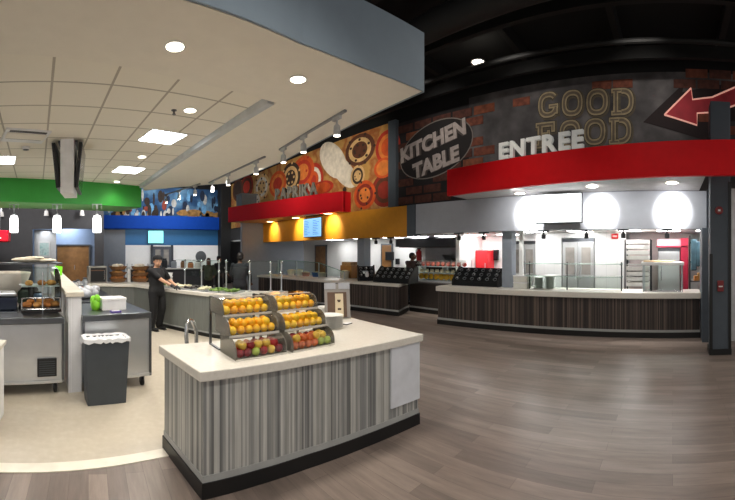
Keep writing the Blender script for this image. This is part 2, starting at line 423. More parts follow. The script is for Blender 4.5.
# ---- columns
def column(name_label, x0, x1, y0, y1, z0, z1, m, extra=None, group=None):
    t = thing('column', name_label, 'column', ((x0 + x1) / 2, (y0 + y1) / 2, z0), 0, group)
    obj('shaft', B().box(x0, x1, y0, y1, z0, z1), m, t, world=True, bevel=.012)
    return t
c = column('slate grey square column standing in front of the red fascia at the right edge', 6.4, 6.74, -1.0, -.65, 0, 4.4, col_dark)
obj('base_trim', B().box(6.38, 6.76, -1.02, -.63, 0, .1), kick_b, c, world=True)
obj('edge_guard', B().box(6.385, 6.42, -.69, -.635, .1, 1.75), kick_b, c, world=True)
obj('edge_guard', B().box(6.385, 6.42, -1.015, -.965, .1, 3.0), kick_b, c, world=True)
al = thing('fire_alarm', 'small dark red round fire alarm high on the slate column', 'fire alarm', (6.4, -.8, 2.5))
obj('body', B().lathe([(.07, 0), (.07, .035), (.05, .045)], M=T((6.4, -.8, 2.5), 0, 0, -PI / 2), seg=20), mat('alarm red', '7a1f22', .4), al, world=True)
obj('strobe', B().box(6.345, 6.36, -.82, -.78, 2.485, 2.515), white_p, al, world=True)
al = thing('fire_alarm', 'dark red manual call box at chest height on the slate column', 'fire alarm', (6.4, -.82, 1.2))
obj('body', B().box(6.36, 6.4, -.88, -.77, 1.1, 1.29), mat('alarm red'
  , '7a1f22'), al, world=True, bevel=.008)
obj('pull_bar', B().box(6.345, 6.36, -.86, -.79, 1.18, 1.2), white_p, al, world=True)
column('tall slate pilaster between the spice mural and the brick mural', 7.66, 7.8, 7.06, 7.36, 3.05, 5.5, col_dark)
column('black floor-to-ceiling column at the far end by the blue servery', 7.15, 7.75, 19.2, 19.7, 0, 6.0, mat('black paint', '17181a', .6))
column('pale grey column on the counter line left of the plate stacks', 7.95, 8.2, 3.67, 3.93, .936, 2.33, col_grey)
column('slim white post beside the pale grey column', 8.02, 8.1, 3.42, 3.52, .936, 2.33, white_m)
column('pale grey column under the mustard bulkhead', 7.98, 8.25, 8.7, 9.05, .881, 2.33, col_grey)
wd = struct('door_2', B().box(7.35, 7.42, -2.4, -1.12, 0, 3.05), mat('light door', 'c9c9cb', .5))
obj('door_frame', B().box(7.32, 7.44, -1.12, -1.02, 0, 3.1), kick_b, wd)
struct('wall_right', B().box(7.42, 7.8, -3, -.7, 2.2, 3.05).box(7.42, 7.5, -3, -.7, 0, 3.05), col_dark)

# ================================================================== RED CANOPIES, LETTERING, MURALS
def canopy(name, label, p, q, z0, z1, m, back, under_m, trim_end=None):
    t = thing(name, label, 'fascia', ((p[0] + q[0]) / 2, (p[1] + q[1]) / 2, z0))
    obj('front_board', B().wall([q, p], -.1 if False else .1, z0, z1) if False else B().prism([p, q, (q[0] + .1, q[1]), (p[0] + .1, p[1])], z0, z1), m, t, world=True, bevel=.008)
    qq = trim_end or q
    obj('soffit_panel', B().prism([(p[0] + .1, p[1]), (qq[0] + .1, qq[1]), (back, qq[1]), (back, p[1])], z0, z0 + .05), under_m, t, world=True)
    obj('end_board', B().prism([(p[0] + .1, p[1]), (back, p[1]), (back, p[1] - .06), (p[0] + .1, p[1] - .06)], z0 + .05, z1), m, t, world=True)
    return t
under_w = mat('canopy underside', 'b9b4b4', .6)
ef = [(6.9, 4.79), (6.17, 0.04), (6.0, -1.05), (5.7, -3.0)]
t = thing('red_canopy', 'long bright red canopy board carrying the ENTREE letters', 'fascia', (6.5, 2, 3.04))
obj('front_board', B().prism(ef + [(x + .1, y) for x, y in ef[::-1]], 3.04, 3.63), red_m, t, world=True, bevel=.01)
obj('soffit_panel', B().prism([(7.0, 4.75), (6.3, .04), (6.2, -.55), (7.71, -.55), (7.71, 4.75)], 3.055, 3.11), under_w, t, world=True)
obj('end_board', B().box(7.0, 7.78, 4.71, 4.78, 3.11, 3.62), red_m, t, world=True)
pf = [(7.45, 9.13), (5.97, 15.13)]
t = thing('red_canopy', 'deep red canopy board under the spice mural', 'fascia', (6.8, 12, 3.05))
obj('front_board', B().prism(pf + [(x + .1, y) for x, y in pf[::-1]], 3.05, 3.7), dred_m, t, world=True, bevel=.01)
obj('soffit_panel', B().prism([(7.55, 9.17), (6.07, 15.13), (7.72, 15.13), (7.72, 9.17)], 3.06, 3.11), mat('warm underside', 'b98d5a', .6), t, world=True)
obj('end_board', B().box(7.5, 7.79, 9.13, 9.2, 3.05, 3.69), dred_m, t, world=True)
t = thing('blue_canopy', 'deep blue canopy board along the far servery', 'fascia', (4, 19.7, 3.0))
obj('front_board', B().box(.65, 7.2, 19.5, 19.6, 2.98, 3.68), blue_m, t, world=True, bevel=.01)
obj('soffit_panel', B().box(.65, 7.2, 19.6, 20.0, 2.98, 3.03), blue_m, t, world=True)

def letters_along(word, p, q, z, h, depth, m, root):
    d = Vector((q[0] - p[0], q[1] - p[1], 0)); L = d.length; d.normalize()
    W = []
    for ch in word:
        me = text_mesh(ch, h, Matrix(), depth / 2, .012); xs = [v.co.x for v in me.vertices]; W.append((me, max(xs) - min(xs)))
    tot = sum(w for _, w in W); gap = h * .14; s = (L - gap * (len(W) - 1)) / tot; x = 0
    for me, w in W:
        M = plane_mat(Vector((p[0], p[1], z)) + d * x, d, (0, 0, 1)) @ Matrix.Diagonal((s, 1, 1, 1))
        b = B(); 
        for v in me.vertices: v.co = M @ v.co
        add_mesh(b, me); obj('letter', b, m, root, world=True); x += w * s + gap
t = thing('sign_lettering', 'pale grey raised letters reading ENTREE on the red canopy', 'sign', (6.55, 2.4, 3.63))
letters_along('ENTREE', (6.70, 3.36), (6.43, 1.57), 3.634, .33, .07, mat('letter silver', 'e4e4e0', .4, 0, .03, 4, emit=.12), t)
t = thing('sign_lettering', 'grey raised letters reading PAPRIKA on the deep red canopy', 'sign', (6.95, 11.2, 3.7))
letters_along('PAPRIKA', (6.74, 12.25), (7.23, 10.23), 3.704, .43, .07, mat('letter grey', '6d6b64', .45, 0), t)

# brick and concrete mural
brick_r = [mat('mural brick a', '6b3a2a', .9, 0, .35, 9), mat('mural brick b', '7d4630', .9, 0, .35, 9), mat('mural brick c', '4d2b22', .9, 0, .35, 9)]
conc = ramp_noise('mural concrete', [(.3, '2c2a2b'), (.5, '4a4748'), (.7, '6a6666')], 1.3, .9, 8)
dk_conc = ramp_noise('mural unlit concrete', [(.3, '121112'), (.6, '242022'), (.75, '322c2c')], 1.1, .9, 8)  # darkness over the KITCHEN TABLE end, put into the colour
mu = thing('wall_mural', 'dark brick and concrete mural with KITCHEN TABLE, GOOD FOOD and a red arrow', 'mural', (7.8, 2.8, 3.05))
bb = B()
bb.m(0).box(7.785, 7.799, -3, 4.75, 3.05, 5.55)
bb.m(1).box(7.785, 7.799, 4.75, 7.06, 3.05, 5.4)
def brick(y, z, w, h, k):
    bb.m(2 + k).box(7.772, 7.786, y - w / 2, y + w / 2, z - h / 2, z + h / 2)
for row in range(10):
    z = 3.2 + row * .25
    for k in range(5):
        y = 6.8 - k * .62 - (row % 2) * .31
        edge = 4.75 - (.55 if row in (3, 5) else .9 if row == 6 else 1.1 if row == 7 else .2 if row == 2 else .75 if row == 4 else .5)
        dark = y > 4.7  # darker bricks carry the darkness at this end
        if y > edge and z < 5.3 and R.random() > .08: brick(y, z, .56, .2, 2 if dark and R.random() < .75 else R.choice((0, 0, 1)))
for row, z in enumerate((5.3, 5.52)):
    for k in range(6):
        y = -.25 - k * .5 - row * .25
        brick(y, z, .46, .18, R.choice((0, 2, 2)))
for y, z in ((1.05, 5.33), (1.5, 5.33), (-.75, 4.6), (-1.15, 4.35), (-.95, 4.86), (3.35, 5.2)): brick(y, z, .42, .18, 0)
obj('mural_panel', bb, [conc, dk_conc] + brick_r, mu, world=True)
rim = mat('sign rim', '77706a', .8); darkb = mat('sign black', '1a1516', .85); kt = mat('sign lettering pale', 'a59a95', .8, 0, .15, 12)
def ellipse(cy, cz, a, b_, rot, n=40): return [(7.0, cy - (a * math.cos(t) * math.cos(rot) - b_ * math.sin(t) * math.sin(rot)), cz + a * math.cos(t) * math.sin(rot) + b_ * math.sin(t) * math.cos(rot)) for t in [2 * PI * i / n for i in range(n)]]
e1 = B()
for i, (a, b_, x) in enumerate(((1.2, .72, 7.768), (1.17, .69, 7.766))):
    e1.m(i).poly([(x, p[1], p[2]) for p in ellipse(5.8, 4.45, a, b_, .2)])
obj('oval_badge', e1, [rim, darkb], mu, world=True)
def mural_text(txt, y, z, h, w, x, m, rot=0., shear=0., off=0., name='lettering'):
    M = plane_mat((x, y, z), (0, -math.cos(rot), math.sin(rot)), (0, math.sin(rot), math.cos(rot)))
    b = B(); add_mesh(b, text_mesh(txt, h, M, .004, off, shear, w)); return obj(name, b, m, mu, world=True)
for dx, o_, m, d in ((0, .05, mat('sign lettering edge', '4a423f', .85), .015), (-.006, .02, kt, 0)):
    mural_text('KITCHEN', 6.93 - d, 4.24 - d, .42, 2.22, 7.757 + dx, m, .2, .12, o_)
    mural_text('TABLE', 6.46 - d, 3.74 - d, .42, 1.54, 7.757 + dx, m, .2, .12, o_)
def slab(ch, e):
    """slab-serif letter in a unit box as flat pieces, fattened by e"""
    t = .17; P = []
    def rect(x0, y0, x1, y1): P.append([(x0 - e, y0 - e), (x1 + e, y0 - e), (x1 + e, y1 + e), (x0 - e, y1 + e)])
    def ring(cx_, cy_, ax, ay, a0, a1, n=28):
        f = lambda a, r, q: (cx_ + math.copysign(abs(math.cos(a)) ** .8, math.cos(a)) * (ax + r), cy_ + math.copysign(abs(math.sin(a)) ** .8, math.sin(a)) * (ay + r))
        for i in range(n):
            p, q = a0 + (a1 - a0) * i / n, a0 + (a1 - a0) * (i + 1) / n
            P.append([f(p, e, 0), f(q, e, 0), f(q, -t - e, 0), f(p, -t - e, 0)])
    if ch == 'O': ring(.5, .5, .48, .5, 0, 2 * PI)
    elif ch == 'G': ring(.5, .5, .48, .5, .7, 2 * PI - .25); rect(.56, .36, .98, .48); rect(.82, .12, .96, .42)
    elif ch == 'D': ring(.45, .5, .53, .5, -PI / 2, PI / 2); rect(.1, 0, .27, 1); rect(0, 0, .46, .13); rect(0, .87, .46, 1)
    elif ch == 'F': rect(.1, 0, .3, 1); rect(0, 0, .44, .13); rect(0, .85, .92, 1); rect(.3, .45, .66, .58); rect(.8, .62, .92, 1); rect(.58, .38, .68, .66)
    return P
for word, yy_, zz_, sl in (('GOOD', 2.93, 4.76, -.05), ('FOOD', 2.98, 4.1, -.02)):
    mks = [mat('marquee ' + h, h, .8, 0, .2, 8) for h in ('4d4436', '241f1c', '887a5e', '574c3e')]
    for i, ch in enumerate(word):
        b = B()
        for k, e_ in enumerate((.09, .055, .03, -.035)):
            b.m(k)
            for qn, pl in enumerate(slab(ch, e_)): b.poly([(7.768 - .004 * k - .00008 * qn, yy_ - (i * .55 + u * .46) - .02 * (k == 0), zz_ + v * .54 + sl * i * .55 - .025 * (k == 0)) for u, v in pl])
        obj('letter', b, mks, mu, world=True)
aw = B()
bt = [(.62, 4.5), (-.25, 5.32), (-.2, 5.12), (-3, 5.75), (-3, 4.7), (-.75, 4.5), (-.75, 4.1)]
aw.m(0).poly([(7.775, y, z) for y, z in bt])  # larger dark backing shape behind the red arrow
ar = [at_x(x, y, 7.8) for x, y in ((664.5, 115.6), (691, 89), (692.5, 100.4), (712, 98), (735, 88))] + [(-3, 5.75), (-3, 5.1)] + [at_x(x, y, 7.8) for x, y in ((735, 106), (715, 113), (697, 114), (697, 126))]
aw.m(1).poly([(7.77, y, z) for y, z in ar])
obj('arrow', aw, [mat('arrow backing', '1c0d0f', .8), mat('arrow red', 'a02733', .7, 0, .25, 3)], mu, world=True)
ne = B(); ne.tube([(7.755, y, z) for y, z in ar[:5]] , .018, 6); ne.tube([(7.755, y, z) for y, z in [ar[0], ar[-1], ar[-2], ar[-3], ar[-4]]], .018, 6)
obj('neon_outline', ne, emis('neon', 'ffb9a8', .3), mu, world=True)

# spice mural
sp = thing('wall_mural', 'tan mural of sliced spices, peppers and seeds behind the PAPRIKA letters', 'mural', (7.8, 12, 3.6))
tan = ramp_noise('mural tan', [(.3, 'a8793c'), (.45, 'bf9450'), (.55, '9c5a2c'), (.7, 'c7a468')], 1.2, .85, 6)
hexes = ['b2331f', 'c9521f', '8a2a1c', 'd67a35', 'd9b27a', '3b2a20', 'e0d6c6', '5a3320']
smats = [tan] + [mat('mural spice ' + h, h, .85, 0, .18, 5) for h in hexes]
obj('mural_panel', B().box(7.785, 7.799, 7.37, 19.4, 3.05, 5.5), tan, sp, world=True); bb = B()
def disc(y, z, ry, rz_, k, x, n=24, rot=0):
    bb.m(k).poly([(x, y + ry * math.cos(t) * math.cos(rot) - rz_ * math.sin(t) * math.sin(rot), z + ry * math.cos(t) * math.sin(rot) + rz_ * math.sin(t) * math.cos(rot)) for t in [2 * PI * i / n for i in range(n)]])
XO = [7.783]
def scal(y, z, a, b_, cols, dots=0, dk=6, rot=0):
    x = XO[0]
    for i, k in enumerate(cols): disc(y, z, a * (1 - .24 * i), b_ * (1 - .24 * i), k, x - .00015 * i, rot=rot)
    for i in range(dots):
        t = 2 * PI * i / dots * 1.0; q = .35 + .3 * (i % 3)
        disc(y + a * q * math.cos(t), z + b_ * q * math.sin(t), a * .09, b_ * .09, dk, x - .00055, 8)
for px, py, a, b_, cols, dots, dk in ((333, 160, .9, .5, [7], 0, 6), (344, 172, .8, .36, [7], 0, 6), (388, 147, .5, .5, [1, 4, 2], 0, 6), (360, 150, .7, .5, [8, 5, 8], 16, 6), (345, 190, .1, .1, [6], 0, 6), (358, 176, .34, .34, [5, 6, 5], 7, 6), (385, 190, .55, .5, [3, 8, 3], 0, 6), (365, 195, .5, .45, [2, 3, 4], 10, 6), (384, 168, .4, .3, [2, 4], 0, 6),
        (314, 180, .62, .62, [1, 7, 2, 1], 0, 6), (322, 188, .7, .25, [1, 2], 0, 6), (303, 172, .8, .6, [2, 1, 4], 6, 1), (291, 178, .75, .62, [6, 5, 6], 18, 5), (278, 184, .75, .55, [2, 4, 1], 0, 6), (262, 187, .8, .6, [5, 7, 5], 16, 6), (247, 187, .8, .6, [3, 8, 1], 0, 6), (238, 190, .7, .6, [8, 6], 0, 6), (256, 200, .6, .4, [5, 7], 12, 6)):
    y, z = at_x(px, py, 7.8); XO[0] -= .0006; scal(y, z, a, b_, cols, dots, dk, rot=.7 if cols == [7] else 0)  # lone pale ellipses paint the spotlight's highlight onto the mural
obj('spice_highlight_pattern', bb, smats, sp, world=True)
gb = thing('signal_box', 'plain grey box on top of the deep red canopy at its far end', 'box', (6.65, 14.7, 3.112))
obj('case', B().box(6.3, 7.0, 14.4, 15.0, 3.112, 4.22), mat('grey box paint', '6b7074', .6), gb, world=True, bevel=.01); obj('lid', B().box(6.28, 7.02, 14.38, 15.02, 4.22, 4.25), mat('grey box paint', '6b7074'), gb, world=True)

# market mural over the blue canopy
mm = thing('wall_mural', 'blue toned mural of a market scene above the deep blue canopy', 'mural', (4.5, 20.1, 3.7))
mb = ramp_noise('mural sky', [(.25, '0f1a2e'), (.45, '1f466f'), (.6, '5f87a6'), (.75, '1a3355')], .9, .85, 6)
ml = [mat('mural m ' + h, h, .85, 0, .4, 5) for h in ('8f6a3a', 'a8a7a4', '2c211c', '5f93bd', '16233a', '7d3526')]
obj('mural_panel', B().box(.7, 7.9, 20.1, 20.14, 3.0, 5.3), mb, mm, world=True); bb = B()
for i in range(100):
    x = R.uniform(1.0, 7.6); z = 3.75 + R.random() ** 2 * 1.2; w = R.uniform(.05, .16); h = R.uniform(.12, .36)
    k = R.choice((1, 2, 3, 3, 4, 6)) if x < 4.2 else R.choice((1, 1, 5, 5, 2, 4)); 
    if x > 4.2 and k == 1: z = 3.85 + R.random() * .15; w = .4; h = .14
    y = 20.095 - .001 * (i % 20)
    bb.m(k).poly([(x + w * math.cos(t), y, z + h * math.sin(t)) for t in [2 * PI * j / 12 for j in range(12)]])
obj('market_pattern', bb, [mb] + ml, mm, world=True)
# ================================================================== COUNTERS
def counter(label, wlabel, foot, top_z, mp, ov=.04, th=.075, kick=.115, band=.05, kproud=.015, wm=None, cat='counter'):
    cx = sum(p[0] for p in foot) / len(foot); cy = sum(p[1] for p in foot) / len(foot)
    def grow(d):
        out = []; n = len(foot); a = sum(p[0] * q[1] - q[0] * p[1] for p, q in zip(foot, foot[1:] + foot[:1])); sgn = 1 if a > 0 else -1
        for i in range(n):
            p0, p, p1 = foot[i - 1], foot[i], foot[(i + 1) % n]
            e0 = Vector((p[0] - p0[0], p[1] - p0[1])).normalized(); e1 = Vector((p1[0] - p[0], p1[1] - p[1])).normalized()
            n0 = Vector((e0.y, -e0.x)) * sgn; n1 = Vector((e1.y, -e1.x)) * sgn; k = (n0 + n1); k = k / max(.3, k.length_squared / 2)
            out.append((p[0] + k.x * d, p[1] + k.y * d))
        return out
    t = thing('serving_counter', label, cat, (cx, cy, 0))
    obj('front_panel', B().prism(foot, kick + band, top_z - th), mp, t, world=True)
    obj('base_band', B().prism(grow(.006), kick, kick + band), band_g, t, world=True)
    obj('kick_base', B().prism(grow(kproud), 0, kick), kick_b, t, world=True)
    w = obj('worktop', B().prism(grow(ov), top_z - th, top_z), wm or counter_w, bevel=.008)
    tag(w, wlabel, 'worktop'); return t
isl = [(.82, 2.575), (1.25, 2.58), (1.7, 2.57), (2.3, 2.52), (3.0, 2.45), (3.2, 4.9), (2.35, 4.9), (2.3, 3.36), (.69, 3.32)]
it = counter('white-topped island counter clad in vertical grey stripes, fruit racks on its top', 'pale stone worktop of the striped island carrying the fruit racks', isl, .935, panel_isl)
obj('end_panel', B().prism([(2.62, 2.487), (3.005, 2.448), (3.005, 2.43), (2.62, 2.469)], .27, .862), mat('pale grey end panel', 'cfd2d8', .5), it, world=True, label='plain pale grey panel at the right end')
counter('long dark striped counter under the red canopy with the ENTREE letters', 'pale worktop of the counter under the ENTREE letters', [(7.42, 5.42), (7.55, 3.5), (7.65, 1.7), (7.71, -.56), (8.4, -.56), (8.4, 5.42)], .935, panel_dark, th=.12)
counter('low charcoal counter set back in the gap between the two striped counters', 'dark worktop of the set-back counter under the bakery case', [(8.5, 7.25), (8.5, 5.47), (9.1, 5.47), (9.1, 7.25)], .9, panel_char, th=.05, wm=mat('charcoal worktop', '4b4847', .4))
counter('curving dark striped counter below the mustard bulkhead', 'pale worktop of the curving counter below the mustard bulkhead', [(7.6, 6.9), (7.36, 8.65), (6.95, 9.6), (6.67, 11.5), (6.3, 12.8), (7.1, 13.0), (7.5, 11.6), (7.85, 9.8), (8.5, 8.4), (8.47, 7.3)], .88, panel_dark)
sv = [(-.9, 9.8), (.4, 9.95), (1.2, 9.75), (1.58, 9.1), (1.85, 8.45), (2.16, 7.9), (2.46, 7.39), (2.95, 6.75), (3.7, 6.3)]
svp = stripes('grey laminate', ['6d706c', '747772', '686b68', '70736f'], 1.6, .5, .1)
counter('bent grey serving counter where the worker in black stands', 'pale worktop of the bent grey serving counter', sv + offset(sv, .85)[::-1], .92, svp, th=.07, kick=.08, band=.03)

# ================================================================== FRUIT RACKS ON THE ISLAND
def fruit_rack(label, loc, rz, w):
    t = thing('fruit_rack', label, 'display rack', loc, rz, 'clear tiered fruit racks on the island')
    tiers = ((.0, .33, 0, .158), (.13, .45, .158, .308), (.26, .6, .308, .45))
    def prof(y0, y1, z0, z1, r=.12):
        pts = [(y1, z0), (y1, z1)]
        for k in range(7):
            a = PI / 2 * k / 6; pts.append((y0 + r - r * math.sin(a), z1 - r * .9 + r * .9 * math.cos(a)))
        pts.append((y0, z0)); return pts
    for y0, y1, z0, z1 in tiers:
        pr = prof(y0, y1, z0, z1)
        for sx in (0, w - .008):
            b = B(); M = Matrix(((0, 0, 1, sx), (1, 0, 0, 0), (0, 1, 0, 0), (0, 0, 0, 1)))
            b.prism(pr, 0, .008, M); obj('side_panel', b, acry_g, t, label='smoky clear side panel')
        b = B()                               # thin curved hood over the front
        arc = pr[1:]
        for (ya, za), (yb, zb) in zip(arc, arc[1:]):
            if zb < z0 + .001: continue
            b.poly([(.008, ya, za), (w - .008, ya, za), (w - .008, yb, zb), (.008, yb, zb)])
        b.poly([(.008, y0, z0), (w - .008, y0, z0), (w - .008, y0, z0 + .05), (.008, y0, z0 + .05)])
        obj('hood', b, clear, t, smooth=True)
        s = obj('bin_floor', B().box(.008, w - .008, y0, y1, z0, z0 + .006), clear, t)
        obj('front_edge', B().box(.0, w, y0 - .004, y0 + .004, z0, z0 + .014).box(0, w, y0 + .125, y0 + .135, z1 - .004, z1 + .004), mat('acrylic edge', 'c9c4ba', .3), s)
    for sx in (0, w - .02): obj('back_frame', B().box(sx, sx + .02, .58, .6, 0, .45).box(sx, sx + .02, .36, .6, 0, .012), steel_d, t)
    return t
rk = [('clear three-tier fruit rack nearer the island corner, mostly red apples in its bottom bin', (1.125, 2.68, .935), math.radians(2), .47),
      ('clear three-tier fruit rack on the island beside the stack of white plates', (1.65, 2.69, .935), math.radians(2), .46)]
def fruit_mesh(name, r, m, apple):
    b = B()
    if apple: prof = [(.003, -.74 * r), (.35 * r, -.86 * r), (.75 * r, -.6 * r), (.98 * r, 0), (.95 * r, .35 * r), (.7 * r, .78 * r), (.35 * r, .9 * r), (.08 * r, .68 * r), (.003, .66 * r)]
    else: prof = [(.003, -.95 * r), (.4 * r, -.9 * r), (.77 * r, -.62 * r), (.97 * r, -.15 * r), (.98 * r, .2 * r), (.78 * r, .63 * r), (.42 * r, .9 * r), (.1 * r, .95 * r), (.003, .92 * r)]
    b.lathe(prof, seg=14); me_o = obj(name, b, m, smooth=True); me = me_o.data; bpy.data.objects.remove(me_o); return me
or_m = [mat('orange skin a', 'ffbb14', .45, 0, .1, 20, bump=.1), mat('orange skin b', 'ffae10', .45, 0, .1, 20), mat('orange skin c', 'ffc72a', .45, 0, .1, 20)]
orange_me = [fruit_mesh('orange', .038, m, False) for m in or_m]
ap_c = [('red', mat('red apple skin', '9a1f22', .3, 0, .4, 14)), ('red', mat('dark red apple skin', '7a1620', .3, 0, .4, 14)), ('blush', mat('blush apple skin', 'c8632f', .3, 0, .4, 10)), ('yellow', mat('yellow apple skin', 'd9b24a', .3, 0, .2, 10)), ('green', mat('green apple skin', 'a9b84a', .3, 0, .2, 10))]
apple_me = [fruit_mesh('apple', .038, m, True) for _, m in ap_c]
for ri, (lab, loc, rz, w) in enumerate(rk):
    fruit_rack(lab, loc, rz, w); Mr = T(loc, rz); side = ('fruit rack nearer the island corner', 'fruit rack beside the plates')[ri]
    for ti, (y0, z0) in enumerate(((.0, 0), (.13, .158), (.26, .308))):
        n = 6; dx = (w - .03) / n
        for layer in range(2):
            for row in range(2):
                for k in range(n - (layer % 2)):
                    x = .015 + dx * (k + .5 + (.5 if layer else 0)); y = y0 + .052 + .076 * row + (.02 if layer else 0); z = z0 + .006 + .038 + layer * .05
                    if layer and row == 1: y = y0 + .052 + .085
                    p = Mr @ Vector((x + R.uniform(-.003, .003), y, z + (0 if not layer else R.uniform(-.004, .003))))
                    if ti == 0:
                        if ri == 0: c = R.choice((0, 0, 1, 1, 2, 0, 3)); 
                        else: c = R.choice((2, 0, 2, 3, 1, 2))
                        if ri == 0 and not row and k == 2 and not layer: c = 4
                        if ri == 1 and not row and k >= 4: c = 3 if layer else 4
                        nm = ap_c[c][0]; o = bpy.data.objects.new('apple', apple_me[c])
                        tag(o, '%s apple in the bottom bin of the %s' % (nm, side), 'apple', '%s apples in the %s' % (nm, side))
                    else:
                        o = bpy.data.objects.new('orange', R.choice(orange_me)); tn = ('', 'middle', 'top')[ti]
                        tag(o, 'orange in the %s bin of the %s' % (tn, side), 'orange', 'oranges in the %s bin of the %s' % (tn, side))
                    COL.objects.link(o); o.location = p; o.rotation_euler = (R.uniform(-.7, .7), R.uniform(-.7, .7), R.uniform(0, 6))
                    if ti == 0 and layer == 0: o.rotation_euler = (0, 0, R.uniform(0, 6))

# plates, bowls, menu holder on the island
px, py = at_z(337, 329.5, .935)
pl = B().lathe([(.001, 0), (.075, 0), (.085, .004), (.14, .018), (.145, .022), (.138, .022), (.08, .009), (.001, .007)], seg=28)
plate0 = obj('dinner_plate', pl, mat('white china', 'e9e8e4', .25, 0, .01), smooth=True); pm = plate0.data; bpy.data.objects.remove(plate0)
for k in range(11):
    o = bpy.data.objects.new('dinner_plate', pm); COL.objects.link(o); o.location = (px + R.uniform(-.002, .002), py + .12, .936 + k * .0125)
    if k == 10: tag(o, 'white round plate, topmost of the stack in front of the menu holder', 'plate', 'plates stacked on the island')
    else: tag(o, 'white round plate within the stack in front of the menu holder', 'plate', 'plates stacked on the island')
bx, by = at_z(323, 317, .935)
bl = B().lathe([(.001, 0), (.04, 0), (.045, .005), (.075, .045), (.078, .05), (.072, .05), (.04, .01), (.001, .008)], seg=24)
b0 = obj('soup_bowl', bl, MATS['white china'], smooth=True); bmm = b0.data; bpy.data.objects.remove(b0)
for k in range(6):
    o = bpy.data.objects.new('soup_bowl', bmm); COL.objects.link(o); o.location = (bx, by, .936 + k * .018)
    tag(o, 'small white bowl, topmost of the stack behind the plates' if k == 5 else 'small white bowl within the stack behind the plates', 'bowl', 'bowls stacked on the island')
mx_, my_ = at_z(338, 319, .935)
mh = thing('menu_holder', 'clear slanted holder with a brown and cream menu card on the island', 'sign holder', (mx_, my_, .935), math.radians(-30))
obj('base', B().box(-.16, .16, -.03, .14, 0, .012), clear, mh)
Mt = T((0, 0, .012), 0, math.radians(-12))
obj('back_sheet', B().box(-.165, .165, .012, .018, 0, .44, Mt), mat('frosted sheet', '8a8580', .4), mh)
obj('clip', B().box(-.165, -.02, .0, .024, .37, .45, Mt).box(.02, .165, 0, .024, .37, .45, Mt), mat('silver clip', 'a9a9ad', .35, .6), mh)
cd = obj('menu_card', B().box(-.13, .12, .004, .012, .01, .33, Mt), mat('brown card', '5b4434', .6, 0, .2), mh)
cp = B().box(-.03, .075, -.002, .004, .005, .31, Mt)
obj('card_panel', cp, mat('cream card', 'cfbfa0', .6), cd)
obj('card_emblem', B().box(0, .045, -.005, -.002, .1, .125, Mt), mat('card print', '4b3a2c', .6), cd); cp = B().box(-.004, .04, -.005, -.002, .215, .232, Mt).box(.002, .035, -.005, -.002, .2, .215, Mt)
obj('card_lines', cp, mat('card print', '4b3a2c', .6), cd)
nx, ny = at_z(347, 324, .935)
nb = thing('order_pad', 'small dark folded pad lying on the island right of the plates', 'pad', (nx, ny, .935), .3)
obj('cover', B().box(-.06, .06, -.04, .04, 0, .01), mat('dark pad', '3a3532', .6), nb, bevel=.003); obj('pages', B().box(-.055, .055, -.036, .036, .01, .014), white_p, nb)

# utility cart behind the island with its push handle showing
cxx, cyy = at_z(189, 341, .935)
uc = thing('utility_cart', 'stainless utility cart behind the island, only its bent tubular handle showing', 'cart', (*at_r(189, 330, 4.15)[:2], 0), math.radians(-20))
hb = B().tube([(-.01, 0, .5), (-.03, 0, .85), (-.025, .01, .98), (.0, .03, 1.03), (.03, .06, 1.01), (.06, .1, .94), (.075, .12, .86), (.075, .12, .5)], .022, 10)
obj('handle', hb, chrome, uc, smooth=True)
obj('shelf', B().box(-.02, .4, -.1, .3, .52, .55), steel, uc, bevel=.006); obj('shelf', B().box(-.02, .4, -.1, .3, .2, .23), steel, uc, bevel=.006)
for x in (.01, .37):
    for y in (-.07, .27):
        l = obj('leg', B().cyl((x, y, .08), (x, y, .54), .014), steel, uc, smooth=True)
        obj('caster', B().cyl((x - .012, y, .045), (x + .012, y, .045), .04, seg=16), black_p, l)

# ================================================================== SALAD STATION ON THE BENT COUNTER
greens = [ramp_noise('salad greens', [(.3, '2f4a1c'), (.5, '5b7d2c'), (.7, '93ad55')], 25, .6), ramp_noise('slaw', [(.3, 'b9b292'), (.55, 'd8d0b4'), (.7, '8fa05c')], 30, .6), ramp_noise('tomato mix', [(.3, '8a2a1c'), (.5, 'b8482a'), (.7, 'd9a04a')], 28, .6), ramp_noise('cheese shreds', [(.3, 'd8c9a0'), (.6, 'e6dcc0'), (.7, 'cdb887')], 30, .6), ramp_noise('olives', [(.3, '1f1a1c'), (.5, '3c3433'), (.7, '5c5148')], 30, .5)]
gn = ['leafy green salad', 'pale slaw', 'red tomato mix', 'pale shredded cheese', 'dark olives']
def pan(x, y, z, rz, k, where, w=.32, d=.5):
    t = thing('food_pan', 'steel food pan of %s %s' % (gn[k], where), 'food pan', (x, y, z), rz, 'food pans on the bent counter')
    b = B(); b.box(-w / 2, w / 2, -d / 2, d / 2, 0, .006)
    for s in (-1, 1): b.box(s * w / 2 - .008, s * w / 2 + .008, -d / 2, d / 2, 0, .035).box(-w / 2, w / 2, s * d / 2 - .008, s * d / 2 + .008, 0, .035)
    obj('pan', b, steel, t)
    b = B()
    for i in range(26): b.ball((R.uniform(-w / 2 + .05, w / 2 - .05), R.uniform(-d / 2 + .05, d / 2 - .05), .03 + R.random() * .03), (R.uniform(.03, .06), R.uniform(.03, .06), R.uniform(.02, .035)), 7, 5)
    o = obj('food', b, greens[k], t); o['kind'] = 'stuff'
mid = offset(sv, .36)
def along(path, s):
    for a, b in zip(path, path[1:]):
        L = math.hypot(b[0] - a[0], b[1] - a[1])
        if s <= L: return (a[0] + (b[0] - a[0]) * s / L, a[1] + (b[1] - a[1]) * s / L, math.atan2(b[1] - a[1], b[0] - a[0]))
        s -= L
    return None
